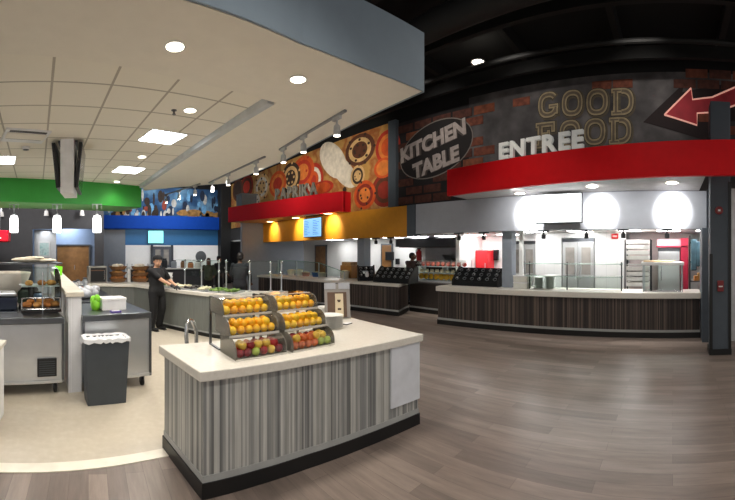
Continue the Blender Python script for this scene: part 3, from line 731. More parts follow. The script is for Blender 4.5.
wh = ['nearest the worker in black', 'second from the worker in black', 'third from the worker in black', 'in front of the first guard post', 'between the first two guard posts', 'by the middle guard posts', 'at the free end of the bent counter']
for i, (s, k) in enumerate(((3.35, 0), (3.72, 1), (4.09, 3), (4.46, 4), (4.83, 1), (5.2, 0), (5.57, 0))):
    a = along(mid, s)
    if a: pan(a[0], a[1], .921, a[2], k, wh[i])
cs = thing('container_stack', 'stack of white round deli tubs on the bent counter beside the worker', 'tubs', (2.0, 9.0, .92))
for k in range(4): obj('tub', B().lathe([(.06, 0), (.075, .075), (.08, .075), (.08, .085), (.05, .086)], (0, 0, k * .085), 20), white_p, cs, smooth=True)
# glass guard on posts
back = offset(sv, .74)
sg = thing('sneeze_guard', 'glass guard on steel posts along the bent grey counter', 'sneeze guard', (3.0, 7.6, .92))
P = [(2.41, 9.07), (2.68, 8.53), (2.95, 8.05), (3.06, 7.87), (3.42, 7.38), (3.80, 7.12), (4.0, 7.0)]
for x, y in P:
    p = obj('post', B().cyl((x, y, .92), (x, y, 1.58), .016).lathe([(.05, 0), (.05, .015), (.02, .03)], (x, y, .92), 16), steel, sg, world=True, smooth=True)
    for zc in (1.33, 1.56): obj('clamp', B().ball((x, y, zc), (.036, .036, .034)), chrome, p, world=True, smooth=True)
for (x0, y0), (x1, y1) in zip(P, P[1:]):
    dx, dy = x1 - x0, y1 - y0; L = math.hypot(dx, dy); nx_, ny_ = -dy / L, dx / L
    b = B().poly([(x0 + nx_ * .02, y0 + ny_ * .02, 1.18), (x1 + nx_ * .02, y1 + ny_ * .02, 1.18), (x1 + nx_ * .02, y1 + ny_ * .02, 1.56), (x0 + nx_ * .02, y0 + ny_ * .02, 1.56)])
    g = obj('glass_pane', b, glass_g, sg, world=True)
    obj('glass_shelf', B().prism([(x0, y0), (x1, y1), (x1 - nx_ * .3, y1 - ny_ * .3), (x0 - nx_ * .3, y0 - ny_ * .3)], 1.575, 1.585), glass_g, sg, world=True)
# ================================================================== LEFT KITCHEN
def casters(t, pts, z=.09, m=None):
    for x, y in pts:
        c = obj('caster', B().cyl((x - .016, y, .06), (x + .016, y, .06), .058, seg=18), black_p, t)
        obj('fork', B().box(x - .026, x - .018, y - .03, y + .03, .06, z + .06).box(x + .018, x + .026, y - .03, y + .03, .06, z + .06).box(x - .03, x + .03, y - .035, y + .035, z + .05, z + .075), steel_d, c)
def steel_cart(label, loc, rz, w, d, h):
    t = thing('steel_cart', label, 'cart', loc, rz)
    obj('cabinet', B().box(.02, w - .02, .02, d - .02, .17, h - .08), steel, t, bevel=.006)
    obj('worktop', B().box(0, w, 0, d, h - .08, h), steel_d, t, bevel=.01, label='dark steel top')
    for yr in (0, d - .03): obj('lower_rail', B().box(.0, w, yr, yr + .03, .15, .19), steel, t, bevel=.004)
    obj('corner_post', B().box(w - .03, w, 0, .03, .15, h - .08), steel_d, t); obj('corner_post', B().box(0, .03, 0, .03, .15, h - .08), steel_d, t)
    casters(t, ((.1, .1), (w - .1, .1), (.1, d - .1), (w - .1, d - .1)))
    return t
r1 = math.radians(16)
c1 = steel_cart('stainless steel cart with a black square grille low on its front', (-.30 - 2.0 * math.cos(r1), 4.66 - 2.0 * math.sin(r1), 0), r1, 2.0, 1.0, .97)
vg = obj('vent_grille', B().box(1.66, 1.9, -.012, .02, .24, .46), black_p, c1, label='black square grille')
b = B()
for k in range(7): b.box(1.68, 1.88, -.018, -.01, .26 + k * .027, .27 + k * .027)
obj('slats', b, dk_grey, vg)
r2 = math.radians(13)
c2 = steel_cart('stainless steel cart behind the grey bin, a white carton on its top', (-.07, 4.66, 0), r2, .93, 1.05, .99)
hw = thing('half_wall', 'white tiled half-height partition between the two steel carts', 'partition', (-.2, 4.7, 0))
hp = [(-.25, 4.70), (-.085, 4.75), (-.72, 9.4), (-.93, 9.35)]
obj('panel', B().prism(hp, 0, 1.22), gridmat('white small tile', 'e2e3e6', 'd2d3d6', .1, math.radians(10), .003, .35), hw, world=True)
hp2 = [(-.28, 4.66), (-.055, 4.72), (-.7, 9.44), (-.96, 9.39)]
obj('cap', B().prism(hp2, 1.22, 1.28), mat('stone cap', 'd9d2c2', .4), hw, world=True, bevel=.006, label='cream stone cap')
# bin
bn = thing('trash_bin', 'dark grey plastic bin lined with a white bag in front of the steel cart', 'bin', (.20, 4.46, 0), math.radians(10))
def taper(w0, d0, w1, d1, z0, z1):
    b = B(); a = [(-w0 / 2, -d0 / 2), (w0 / 2, -d0 / 2), (w0 / 2, d0 / 2), (-w0 / 2, d0 / 2)]; c = [(-w1 / 2, -d1 / 2), (w1 / 2, -d1 / 2), (w1 / 2, d1 / 2), (-w1 / 2, d1 / 2)]
    va = [b.bm.verts.new((x, y, z0)) for x, y in a]; vc = [b.bm.verts.new((x, y, z1)) for x, y in c]
    b._f(va[::-1]); [b._f([va[i], va[(i + 1) % 4], vc[(i + 1) % 4], vc[i]]) for i in range(4)]; return b, vc
b, vc = taper(.46, .24, .53, .30, 0, .76)
vi = [b.bm.verts.new((v.co.x * .94, v.co.y * .92, .755)) for v in vc]; vb = [b.bm.verts.new((v.co.x * .8, v.co.y * .78, .1)) for v in vc]
for i in range(4): b._f([vc[i], vc[(i + 1) % 4], vi[(i + 1) % 4], vi[i]]); b._f([vi[i], vi[(i + 1) % 4], vb[(i + 1) % 4], vb[i]])
b._f(vb); obj('body', b, dk_grey, bn, bevel=.012)
bl_ = B(); ring = []
for k in range(40):
    a = 2 * PI * k / 40; cx_, cy_ = math.cos(a), math.sin(a); s = 1 / max(abs(cx_) / .275, abs(cy_) / .16); ring.append((cx_ * s, cy_ * s))
vo = [bl_.bm.verts.new((x * 1.02, y * 1.03, .735 + .012 * math.sin(k * 2.3) - (.05 if 16 < k < 21 else 0))) for k, (x, y) in enumerate(ring)]
vt = [bl_.bm.verts.new((x * 1.01, y * 1.01, .777 + .006 * math.sin(k * 1.7))) for k, (x, y) in enumerate(ring)]
vn = [bl_.bm.verts.new((x * .86, y * .82, .74 + .012 * math.sin(k * 3.1))) for k, (x, y) in enumerate(ring)]
vz = [bl_.bm.verts.new((x * .5, y * .5, .70 + .02 * math.sin(k * 2.1))) for k, (x, y) in enumerate(ring)]
for A_, C_ in ((vo, vt), (vt, vn), (vn, vz)):
    for k in range(40): bl_._f([A_[k], A_[(k + 1) % 40], C_[(k + 1) % 40], C_[k]])
bl_._f(vz); obj('liner', bl_, mat('white bag', 'dcdde0', .35, 0, .06, 14), bn, smooth=True, label='white plastic bag folded over the rim')
# white cabinet corner at the left edge
wc = thing('white_cabinet', 'corner of a white cabinet cut off by the left edge of the photo', 'cabinet', (-.87, 3.55, 0))
obj('body', B().box(-1.7, -.90, 3.47, 3.9, .05, .80), white_p, wc, world=True, bevel=.004); obj('top', B().box(-1.75, -.875, 3.44, 3.92, .80, .84), mat('cream top', 'ddd8cc', .4), wc, world=True, bevel=.004)
obj('plinth', B().box(-1.68, -.93, 3.5, 3.88, 0, .05), dk_grey, wc, world=True)

# things on the steel carts
def on1(px, py, z=.97): x, y = at_z(px, py, z); return (x, y, z)
p = on1(26, 311)
ck = thing('countertop_grill', 'dark steel countertop grill on the steel cart with the black square grille', 'grill', (-1.16, 4.95, .97), r1)
obj('body', B().box(-.36, .2, 0, .42, .02, .19), mat('grill body', '2b3242', .4, .4), ck, bevel=.012)
obj('lid', B().box(-.36, .2, .02, .42, .2, .25), steel, ck, bevel=.02); obj('front_strip', B().box(-.3, .14, -.01, .005, .12, .17), mat('navy strip', '121c35', .3), ck)
for x in (-.3, .14): obj('foot', B().cyl((x, .06, 0), (x, .06, .025), .02), black_p, ck)
obj('drip_tray', B().box(-.36, .2, -.12, -.01, .0, .02), chrome, ck, bevel=.004)
bc = thing('bread_case', 'small glass case of brown rolls on a steel cart beside the half wall', 'display case', (-.62, 4.98, .97), r1)
obj('base', B().box(-.28, .24, -.02, .42, 0, .07), mat('dark tray', '2a2423', .5), bc, bevel=.006)
obj('rail', B().tube([(-.28, -.03, .05), (.24, -.03, .05)], .012).tube([(-.28, -.03, .2), (.24, -.03, .2)], .01).tube([(-.28, -.03, .05), (-.28, -.03, .2)], .01).tube([(.24, -.03, .05), (.24, -.03, .2)], .01).tube([(0, -.03, .0), (0, -.03, .55)], .01), chrome, bc, smooth=True)
g = B(); arc = [(-.02, .2), (-.02, .32), (.02, .44), (.1, .53), (.22, .58), (.42, .6)]
for (ya, za), (yb, zb) in zip(arc, arc[1:]): g.poly([(-.28, ya, za), (.26, ya, za), (.26, yb, zb), (-.28, yb, zb)])
obj('curved_glass', g, glass_g, bc, smooth=True)
e = B(); M_ = Matrix(((0, 0, 1, .25), (1, 0, 0, 0), (0, 1, 0, 0), (0, 0, 0, 1))); e.prism([(.42, 0), (.42, .6)] + arc[::-1] + [(-.02, 0)], 0, .012, M_)
obj('end_panel', e, mat('bronze glass', '5b5148', .2), bc)
obj('shelf', B().box(-.28, .25, .06, .42, .34, .355), steel, bc)
bread = [mat('crust', 'a9692f', .6, 0, .3, 16), mat('pale crust', 'c9904f', .6, 0, .3, 16)]
for k, (x, y, z) in enumerate(((-.2, .06, .1), (-.06, .05, .1), (.08, .06, .1), (.19, .1, .1), (-.14, .14, .13), (.0, .15, .14), (.12, .18, .13), (-.16, .16, .385), (.02, .18, .385), (.16, .2, .385))):
    q = T((-.62, 4.98, .97), r1) @ Vector((x, y, z))
    o = obj('bread_roll', B().ball((0, 0, 0), (.075, .055, .042), 12, 8), bread[k % 2], smooth=True); o.location = q; o.rotation_euler = (0, 0, k * 1.1)
    tag(o, 'brown bread roll on the %s of the small glass case' % ('tray' if k < 7 else 'upper shelf'), 'bread roll', 'rolls in the small glass case ' + ('tray' if k < 7 else 'shelf'))
x, y, z = at_r(8, 296, 6.0)
bo = thing('mixing_bowl', 'large cream bowl standing behind the dark countertop grill', 'bowl', (x, y, 1.06)); 
obj('stand', B().cyl((0, 0, -.09), (0, 0, 0), .14), steel_d, bo); obj('shell', B().lathe([(.1, 0), (.12, .0), (.3, .2), (.36, .36), (.37, .4), (.35, .4), (.27, .2), (.05, .03)], seg=32), mat('cream bowl', 'e8e2d6', .4), bo, smooth=True)
obj('foot_ring', B().lathe([(.12, 0), (.12, .012), (.1, .012)], seg=24), mat('cream bowl', 'd8d0c2'), bo)
pl_ = thing('prep_shelf', 'raised steel shelf above the left cart with a pale cloth on it', 'shelf', (-1.1, 6.75, .0), math.radians(16))
obj('board', B().box(-.8, .6, -.2, .3, 1.56, 1.59), steel_d, pl_, bevel=.005)
for x in (-.7, .38): obj('post', B().cyl((x, .05, 0), (x, .05, 1.56), .02), steel, pl_)
obj('lower_board', B().box(-1.4, .4, -.3, .35, .9, .94), steel_d, pl_, bevel=.004)
cl = obj('folded_cloth', B().ball((0, 0, 0), (.3, .14, .05), 16, 8).ball((.3, .02, -.015), (.26, .12, .04), 14, 8).ball((.12, .0, .03), (.2, .12, .035), 14, 8), mat('cream cloth', 'd6cbb6', .8, 0, .1, 10), smooth=True)
cl.location = (-1.12, 6.76, 1.64); cl.rotation_euler = (0, 0, math.radians(16)); tag(cl, 'crumpled cream cloth lying on the raised steel shelf', 'cloth')
bk = mat('dark item', '26282a', .5, 0, .3, 8)
lp = thing('desk_lamp', 'black hooded heat lamp bending over the prep shelf behind the cream bowl', 'lamp', (-2.25, 6.6, .94))
obj('arm', B().tube([(0, .1, 0), (0, .1, .4), (-.05, .05, .58), (-.15, -.02, .64)], .02), bk, lp, smooth=True); obj('hood', B().lathe([(.03, .1), (.09, .06), (.14, -.06), (.12, -.06), (.02, .05)], (-.2, -.05, .6), 20), bk, lp, smooth=True); obj('base', B().lathe([(.1, 0), (.1, .02), (.03, .03)], (0, .1, 0), 20), bk, lp)
def jar(name, lab, cat, loc, r, h, m, lidm, group=None):
    t = thing(name, lab, cat, loc, 0, group)
    obj('body', B().lathe([(r * .9, 0), (r, .01), (r, h * .75), (r * .7, h * .86), (r * .7, h * .9)], seg=16), m, t, smooth=True); obj('lid', B().lathe([(r * .75, h * .9), (r * .75, h), (r * .3, h + .004)], seg=16), lidm, t); return t
gls = mat('steel pot', '9c9c9c', .3, .8); 
spots = [(24, 283, 5.9, .10, .26, 'dark green plastic jug beside the large cream bowl', mat('dark green jug', '2c3a30', .4)), (33, 283, 5.9, .09, .3, 'black coffee urn behind the glass case of rolls', black_p), (38, 282, 5.8, .07, .2, 'blue labelled jar behind the small glass case', mat('blue jar', '5f7896', .4)), (3, 300, 5.6, .12, .2, 'black round pot at the very left edge of the cart', black_p), (10, 306, 5.3, .035, .22, 'yellow squeeze bottle on the left cart', mat('mustard bottle', 'c9a21a', .4))]
for px_, py_, r_, rr, hh, lab, m in spots:
    x, y, _ = at_r(px_, py_, r_); jar('jar', lab, 'jar', (x, y, .97), rr, hh, m, black_p)
# lime sign on the half wall
x, y, z = at_r(58, 276, 7.9)
ls = thing('sign_card', 'bright lime green card standing on the far end of the half wall', 'sign', (x, y, 1.281), math.radians(25))
obj('card', B().box(-.09, .09, -.002, .002, .0, .2, T((0, 0, 0), 0, -.15, .12)), mat('lime card', '74e01a', .5, 0, .02, 4, emit=.25), ls)
obj('foot', B().box(-.05, .05, -.03, .05, 0, .006), white_p, ls)
obj('print', B().box(-.03, .03, -.006, -.002, .08, .13, T((0, 0, 0), 0, -.15, .12)), mat('green ink', '2f8a18', .6), ls)
# on the second cart
x, y = at_z(113, 311, .93)
bxk = thing('carton', 'white lidded carton on the steel cart behind the bin', 'box', (.33, 5.2, .99), math.radians(14))
obj('box', B().box(-.17, .17, -.12, .12, 0, .13), white_p, bxk, bevel=.005); obj('lid', B().box(-.175, .175, -.125, .125, .13, .165), mat('white lid', 'f0f0f0', .4), bxk, bevel=.005); 
gb_ = obj('green_bag', B().ball((0, 0, .07), (.07, .09, .1), 10, 8).ball((.02, -.02, .15), (.05, .06, .06), 9, 7).ball((-.03, .04, .12), (.05, .05, .07), 9, 7), mat('lime plastic', '8fe03a', .35, 0, .15, 12), smooth=True)
gb_.location = (.10, 5.16, .99); tag(gb_, 'crumpled lime green plastic bag against the white carton', 'bag')
pu = thing('glove_box', 'flat purple and white packet in front of the white carton', 'packet', (.36, 4.9, .99), math.radians(14)); obj('sleeve', B().box(-.07, .07, -.04, .04, 0, .02), mat('purple card', '5a4a9a', .5), pu, bevel=.003); obj('flap', B().box(-.05, .05, -.02, .02, .02, .026), white_p, pu)
cbag = mat('clear bag', 'b7bac0', .3, 0, .2, 9)
for i, (px_, r_, lab) in enumerate(((91, 7.2, 'crumpled clear bag of rolls beyond the lime bag'), (84, 7.0, 'grey plastic bag on the table beyond the half wall'))):
    x, y, _ = at_r(px_, 296, r_); o = obj('plastic_bag', B().ball((0, 0, .1), (.16, .14, .1), 11, 8).ball((.08, .03, .16), (.1, .09, .08), 10, 7).ball((-.08, -.02, .15), (.08, .08, .09), 10, 7), cbag, smooth=True); o.location = (x, y, .90); tag(o, lab, 'bag')
pt = thing('prep_table', 'steel prep table beyond the half wall holding cups and bags', 'table', (-.1, 7.3, 0), math.radians(9))
obj('top', B().box(-.45, .6, -.7, 1.6, .86, .9), steel_d, pt, bevel=.005)
for x in (-.4, .55):
    for y in (-.6, 1.5): obj('leg', B().cyl((x, y, 0), (x, y, .86), .02), steel, pt)
obj('undershelf', B().box(-.42, .57, -.65, 1.55, .25, .28), steel, pt)
for i, (px_, r_, h_, hexc, lab) in enumerate(((75, 8.2, .12, 'c8c8c8', 'short steel cup left of the microwave'), (78, 8.3, .14, 'b9b9b9', 'steel cup second from the microwave'), (85, 8.4, .18, '9aa0a4', 'tall grey jar right beside the microwave'), (71, 7.8, .1, '5c4038', 'brown tub behind the half wall cap'), (81, 7.6, .08, 'b9827a', 'pinkish tub in front of the grey jar'))):
    x, y, _ = at_r(px_, 288, r_); jar('cup', lab, 'cup', (x, y, .9), .06, h_ + .12, mat('cup ' + hexc, hexc, .35, .2), steel_d)
# back counter: microwave, bread baskets
x, y, _ = at_r(97, 288, 10.3)
mw = thing('microwave', 'black-fronted microwave with a pale frame on the back counter', 'microwave', (x, y, .92), math.radians(8))
obj('body', B().box(-.25, .25, -.15, .25, 0, .46), mat('microwave shell', '8f8a84', .4), mw, bevel=.01); dd = obj('door', B().box(-.2, .22, -.17, -.15, .04, .42), black_p, mw, bevel=.006)
obj('handle', B().cyl((.17, -.19, .1), (.17, -.19, .36), .01), chrome, dd); obj('control_strip', B().box(-.2, .2, -.175, -.17, .34, .36), mat('strip brown', '6b4a34', .5), dd)
wick = mat('woven basket', '7b5532', .7, 0, .35, 30)
def basket_rack(lab, loc, rz):
    t = thing('bread_rack', lab, 'bread rack', loc, rz, 'tiered bread racks on the back counter')
    for k in range(3):
        z = .02 + k * .165; b = B()
        b.lathe([(.19, 0), (.25, .09), (.255, .1), (.24, .1), (.18, .012)], (0, 0, z), 20); s = obj('basket', b, wick, t, smooth=True)
        b = B()
        for i in range(9): b.ball((R.uniform(-.13, .13), R.uniform(-.13, .13), z + .1 + R.random() * .03), (.08, .06, .045), 8, 6)
        q = obj('loaves', b, bread[k % 2] if k < 2 else mat('wrapped rolls', 'd9d0bf', .4, 0, .2, 9), s, smooth=True); q['kind'] = 'stuff'
    for sx in (-1, 1): obj('upright', B().tube([(sx * .26, 0, 0), (sx * .26, 0, .52)], .008), black_p, t)
    return t
x, y, _ = at_r(118, 286, 10.5); br1 = basket_rack('tiered baskets of bread on the back counter, next to the microwave', (x, y, .92), .1)
x, y, _ = at_r(140, 286, 10.5); dup(br1, (x, y, .92), .4, 'tiered baskets of bread on the back counter, next to the worker in black')
x, y, _ = at_r(129, 284, 10.5); jar('jar', 'slim white dispenser between the two bread racks', 'dispenser', (x, y, .92), .05, .42, white_p, steel)
x, y, _ = at_r(150, 284, 10.6); jar('jar', 'dark urn behind the worker in black', 'urn', (x, y, .92), .13, .5, black_p, steel)

# far blue servery: screen, white room furniture
def tv(lab, loc, rz, w, h, screen_m, lines=None, tilt=0.):
    t = thing('menu_screen', lab, 'screen', loc, rz)
    M = T((0, 0, 0), 0, tilt)
    obj('casing', B().box(-w / 2, w / 2, 0, .06, -h / 2, h / 2, M), black_p, t, bevel=.006)
    s = obj('display', B().box(-w / 2 + .02, w / 2 - .02, -.006, 0, -h / 2 + .02, h / 2 - .02, M), screen_m, t)
    if lines: obj('menu_lines', lines(w, h, M), lines.m, s)
    obj('bracket', B().box(-.1, .1, .06, .268, .0, h / 2 - .04), black_p, t)
    return t
tv('small cyan screen on the blue wall at the far servery', (3.62, 19.73, 2.56), 0, .86, .7, emis('cyan screen', '7fe6ea', 1.1))
def ln(w, h, M):
    b = B(); r = random.Random(3)
    for c in range(2):
        for k in range(9):
            z = h / 2 - .09 - k * (h - .14) / 9; x0 = -w / 2 + .07 + c * w * .47; b.box(x0, x0 + w * r.uniform(.15, .36), -.009, -.006, z - .016, z, M)
    return b
ln.m = emis('menu ink', '2f6fb0', .6)
# ================================================================== RIGHT-HAND SERVERIES
RZ = -PI / 2     # a thing's local front (-y) turned to face the hall (-x)
tv('white-lit menu screen hanging under the red canopy', (7.45, 2.36, 2.7), RZ, 1.02, .63, emis('white screen', 'f4fbff', 1.6))
tv('pale blue menu screen hanging on the mustard bulkhead', (7.45, 10.85, 2.63), RZ, 1.12, .68, emis('blue screen', '8cc4f2', 1.0), ln)
# cutlery racks: black sloped stands full of silver cups
def cutlery_rack(lab, loc, rz, cols=6, w=1.15):
    t = thing('cutlery_rack', lab, 'cutlery rack', loc, rz, 'black sloped cutlery racks')
    M = Matrix(((0, 0, 1, 0), (1, 0, 0, 0), (0, 1, 0, 0), (0, 0, 0, 1)))
    obj('body', B().prism([(0, 0), (.42, 0), (.42, .42), (.34, .44), (0, .12)], -w / 2 + .03, w / 2 - .03, M), mat('rack black', '151719', .6, spec=.2), t)
    for s in (-1, 1): obj('side_panel', B().prism([(-.03, 0), (.45, 0), (.45, .45), (.34, .48), (-.03, .14)], s * w / 2 - .02, s * w / 2 + .02, M), black_p, t, bevel=.006)
    d = Vector((0, .34, .32)).normalized(); n = Vector((0, -d.z, d.y))
    for r in range(3):
        for k in range(cols):
            x = -w / 2 + w * (k + .5) / cols; p = Vector((x, 0, .12)) + d * (.075 + r * .145) + n * .005
            Mc = Matrix.Translation(p) @ n.to_track_quat('Z', 'Y').to_matrix().to_4x4()
            c = obj('cup', B().lathe([(.04, -.01), (.043, .014), (.05, .016), (.049, .02), (.041, .017), (.037, -.02)], seg=14, M=Mc, cap=False), mat('cup steel', '8d9094', .4, .6), t, smooth=True)
            if (k + r) % 3 == 0: obj('cutlery', B().cyl(p + Vector((.01, 0, 0)), p + n * .05 + Vector((.012, 0, .01)), .009, seg=6), white_p, c)
    return t
cr = cutlery_rack('wide black cutlery rack on the curving counter near the pale column', (7.75, 7.32, .88), RZ + .12, 6, 1.25)
dup(cr, (7.85, 4.62, .935), RZ + .05, 'wide black cutlery rack below the bright red cabinet')
cr3 = cutlery_rack('narrow black cutlery rack turned aside against the pale column', (7.75, 8.35, .88), RZ + .9, 3, .5)
# bakery case in the recess
bk_ = thing('bakery_case', 'glass bakery case of chips and pastries on the set-back counter', 'display case', (8.8, 6.3, .9), RZ)
obj('base', B().box(-.85, .85, -.2, .3, 0, .05), steel, bk_, bevel=.005)
for k in range(1, 3): obj('shelf', B().box(-.85, .85, -.18 + .05 * k, .3, .05 + k * .19, .065 + k * .19), steel, bk_)
for x in (-.85, 0, .84): obj('upright', B().box(x, x + .015, .28, .3, .05, .64).box(x, x + .012, -.2, .3, .05, .06), steel, bk_)
g = B(); arc = [(-.2, .05), (-.2, .3), (-.14, .5), (.0, .62), (.3, .64)]
for (a, z), (b2, z2) in zip(arc, arc[1:]): g.poly([(-.85, a, z), (.85, a, z), (.85, b2, z2), (-.85, b2, z2)])
obj('curved_glass', g, glass_g, bk_, smooth=True)
Mb = T((8.8, 6.3, .9), RZ)
goods = [('chip_bag', 'yellow bag of chips on the bottom of the bakery case', 'e0a019', (.1, .05, .09), 'yellow chip bags in the bakery case'), ('pastry', 'pale wrapped pastry on the middle shelf of the bakery case', 'cdb8a0', (.07, .06, .05), 'wrapped pastries in the bakery case'), ('snack_pack', 'red snack pack on the top shelf of the bakery case', 'b5402f', (.07, .05, .06), 'red snack packs in the bakery case')]
for k, (nm, lab, hx, sz, grp) in enumerate(goods):
    z = (.05, .255, .445)[k]; me = None
    for i in range(9):
        x = -.74 + i * .185
        if me is None:
            o0 = obj(nm, B().ball((0, 0, sz[2]), sz, 10, 6).box(-sz[0] * .9, sz[0] * .9, -.005, .005, sz[2] * 1.8, sz[2] * 2.05), mat(nm + ' skin', hx, .45, 0, .3, 12), smooth=True); me = o0.data; o = o0
        else: o = bpy.data.objects.new(nm, me); COL.objects.link(o)
        o.location = Mb @ Vector((x, -.02 + .05 * k, z + .005)); o.rotation_euler = (0, 0, RZ + R.uniform(-.3, .3)); tag(o, lab, nm.replace('_', ' '), grp)
spot((8.35, 6.3, 2.2), (8.8, 6.3, 1.0), 90, 110, .8, (1, .95, .85), .05)  # extra spot, added to brighten the goods in the case
# paprika counter: curved guard and food
P2 = [(6.95, 12.4), (7.15, 11.4), (7.35, 10.3), (7.65, 9.3)]
s2 = thing('sneeze_guard', 'sloping glass guard over the curving counter below the mustard bulkhead', 'sneeze guard', (7.2, 11, .88))
for i, (x, y) in enumerate(P2):
    p_ = obj('post', B().cyl((x, y, .88), (x, y, (1.44, 1.44, 1.4, 1.12)[i]), .02), steel, s2, world=True, smooth=True)
for i in range(3):
    (x0, y0), (x1, y1) = P2[i], P2[i + 1]; t0, t1 = (1.44, 1.44, 1.4, 1.12)[i], (1.44, 1.44, 1.4, 1.12)[i + 1]
    obj('glass_pane', B().poly([(x0 - .15, y0, .98), (x1 - .15, y1, .98), (x1, y1, t1), (x0, y0, t0)]), glass_g, s2, world=True)
    obj('glass_edge', B().tube([(x0, y0, t0), (x1, y1, t1)], .012, 6), mat('glass edge green', '7fa394', .2), s2, world=True)
tubs = ['white tub of pale salad below the mustard bulkhead, at the far left', 'white tub of yogurt second from the far left on the curving counter', 'steel bowl of pink food on the curving counter', 'blue tub in the middle of the curving counter', 'steel bowl near the sloping end of the guard', 'white tub just left of the pale column']
for i, (px_, hx, h_) in enumerate(((291, 'e6e2d8', .2), (299, 'e9e6da', .22), (306, 'b78a80', .14), (316, '3b5f98', .16), (322, 'a9a9a0', .14), (345, 'd8d2c4', .24))):
    d_ = brg(px_); X = 7.3 + .12 * i if i < 5 else 8.1; r_ = X / math.cos(d_); y_ = r_ * math.sin(d_)
    t = thing('food_tub', tubs[i], 'food tub', (X, y_, .88)); obj('tub', B().lathe([(.12, 0), (.16, h_), (.17, h_), (.15, h_ - .02), (.02, h_ - .03)], seg=18), mat('tub ' + hx, hx, .4), t, smooth=True); obj('food', B().ball((0, 0, h_ - .02), (.14, .14, .05), 12, 6), greens[1 if i % 2 else 3], t, smooth=True)
x, y, _ = at_r(352, 275, 11.0); t = thing('tray_stand', 'wooden crate of brown items beside the pale column', 'crate', (8.35, 9.9, .0), RZ)
obj('stand', B().box(-.4, .4, -.2, .3, 0, .86), steel_d, t); obj('crate', B().box(-.3, .3, -.15, .2, .86, 1.3), wood_d, t, bevel=.01); obj('load', B().box(-.25, .25, -.12, .16, 1.3, 1.42), mat('brown load', '8a6a48', .7, 0, .3, 15), t)
for i, (px_, lab) in enumerate(((364, 'short white cup left of the narrow cutlery rack'), (367, 'white cup against the narrow cutlery rack'))):
    X = 7.8; d_ = brg(px_); t = jar('cup', lab, 'cup', (X, X * math.tan(d_), .88), .06, .3, white_p, steel)

# ---- ENTREE counter
g3 = thing('sneeze_guard', 'two-tier glass guard on thin black posts on the counter under the white screen', 'sneeze guard', (8.0, 2.1, .935))
for y in (3.22, 2.32, 1.1): 
    p_ = obj('post', B().cyl((7.95, y, .935), (7.95, y, 1.56), .014), black_p, g3, world=True, smooth=True); [obj('bracket', B().box(7.8, 7.97, y - .02, y + .02, zb, zb + .012), black_p, p_, world=True) for zb in (1.5, 1.228)]
for z in (1.24, 1.515): obj('glass_shelf', B().box(7.68, 7.99, 1.08, 3.25, z, z + .014), mat('green glass edge', '9db5ab', .15, 0, .02, spec=.8), g3, world=True)
obj('glass_pane', B().poly([(7.9, 1.1, .96), (7.9, 3.22, .96), (7.9, 3.22, 1.23), (7.9, 1.1, 1.23)]), glass_g, g3, world=True)
g4 = thing('heated_shelf', 'steel heated shelf with glass front before the crimson alcove', 'heated shelf', (8.0, .15, .935))
for y in (.62, -.2):
    for x in (7.8, 8.15): obj('post', B().cyl((x, y, .935), (x, y, 1.56), .016), steel, g4, world=True, smooth=True)
obj('top', B().box(7.74, 8.2, -.24, .66, 1.5, 1.57), mat('pale steel', 'd9d9d6', .35, .3), g4, world=True, bevel=.006); obj('glass_pane', B().poly([(7.76, -.2, .99), (7.76, .62, .99), (7.76, .62, 1.5), (7.76, -.2, 1.5)]), glass_g, g4, world=True); obj('tray', B().box(7.78, 8.15, -.2, .6, .936, .97), chrome, g4, world=True, bevel=.004)
tr = thing('serving_tray', 'tan tray of bread lying on top of the heated shelf', 'tray', (7.97, .3, 1.571)); obj('tray', B().box(7.82, 8.12, -.05, .62, 1.571, 1.59), mat('tan tray', 'b99a6c', .6), tr, world=True, bevel=.005); obj('liner', B().box(7.84, 8.1, -.03, .6, 1.59, 1.598), mat('parchment', 'd6c4a0', .7), tr, world=True)
bxm = mat('white crate', 'd9d9d0', .5, 0, .03)
for i in range(2):
    t = thing('napkin_box', ('lower' if i == 0 else 'upper') + ' white box at the left end of the counter under the ENTREE letters', 'box', (7.95, 3.4, .936 + i * .155), 0)
    obj('box', B().box(-.13, .13, -.17, .17, 0, .12), bxm, t, bevel=.006); obj('lid', B().box(-.135, .135, -.175, .175, .12, .15), white_p, t, bevel=.004)
pl2 = B().lathe([(.001, 0), (.08, 0), (.13, .02), (.133, .024), (.08, .01), (.001, .008)], seg=20); p0 = obj('plate', pl2, MATS['white china'], smooth=True); pmesh = p0.data; bpy.data.objects.remove(p0)
for s, (y, n) in enumerate(((3.05, 14), (2.78, 17))):
    for k in range(n):
        o = bpy.data.objects.new('plate', pmesh); COL.objects.link(o); o.location = (8.12, y, .937 + k * .018)
        tag(o, ('topmost white plate of the %s stack behind the glass guard' if k == n - 1 else 'white plate within the %s stack behind the glass guard') % ('left', 'right')[s], 'plate', 'plates behind the glass guard, %s stack' % ('left', 'right')[s])
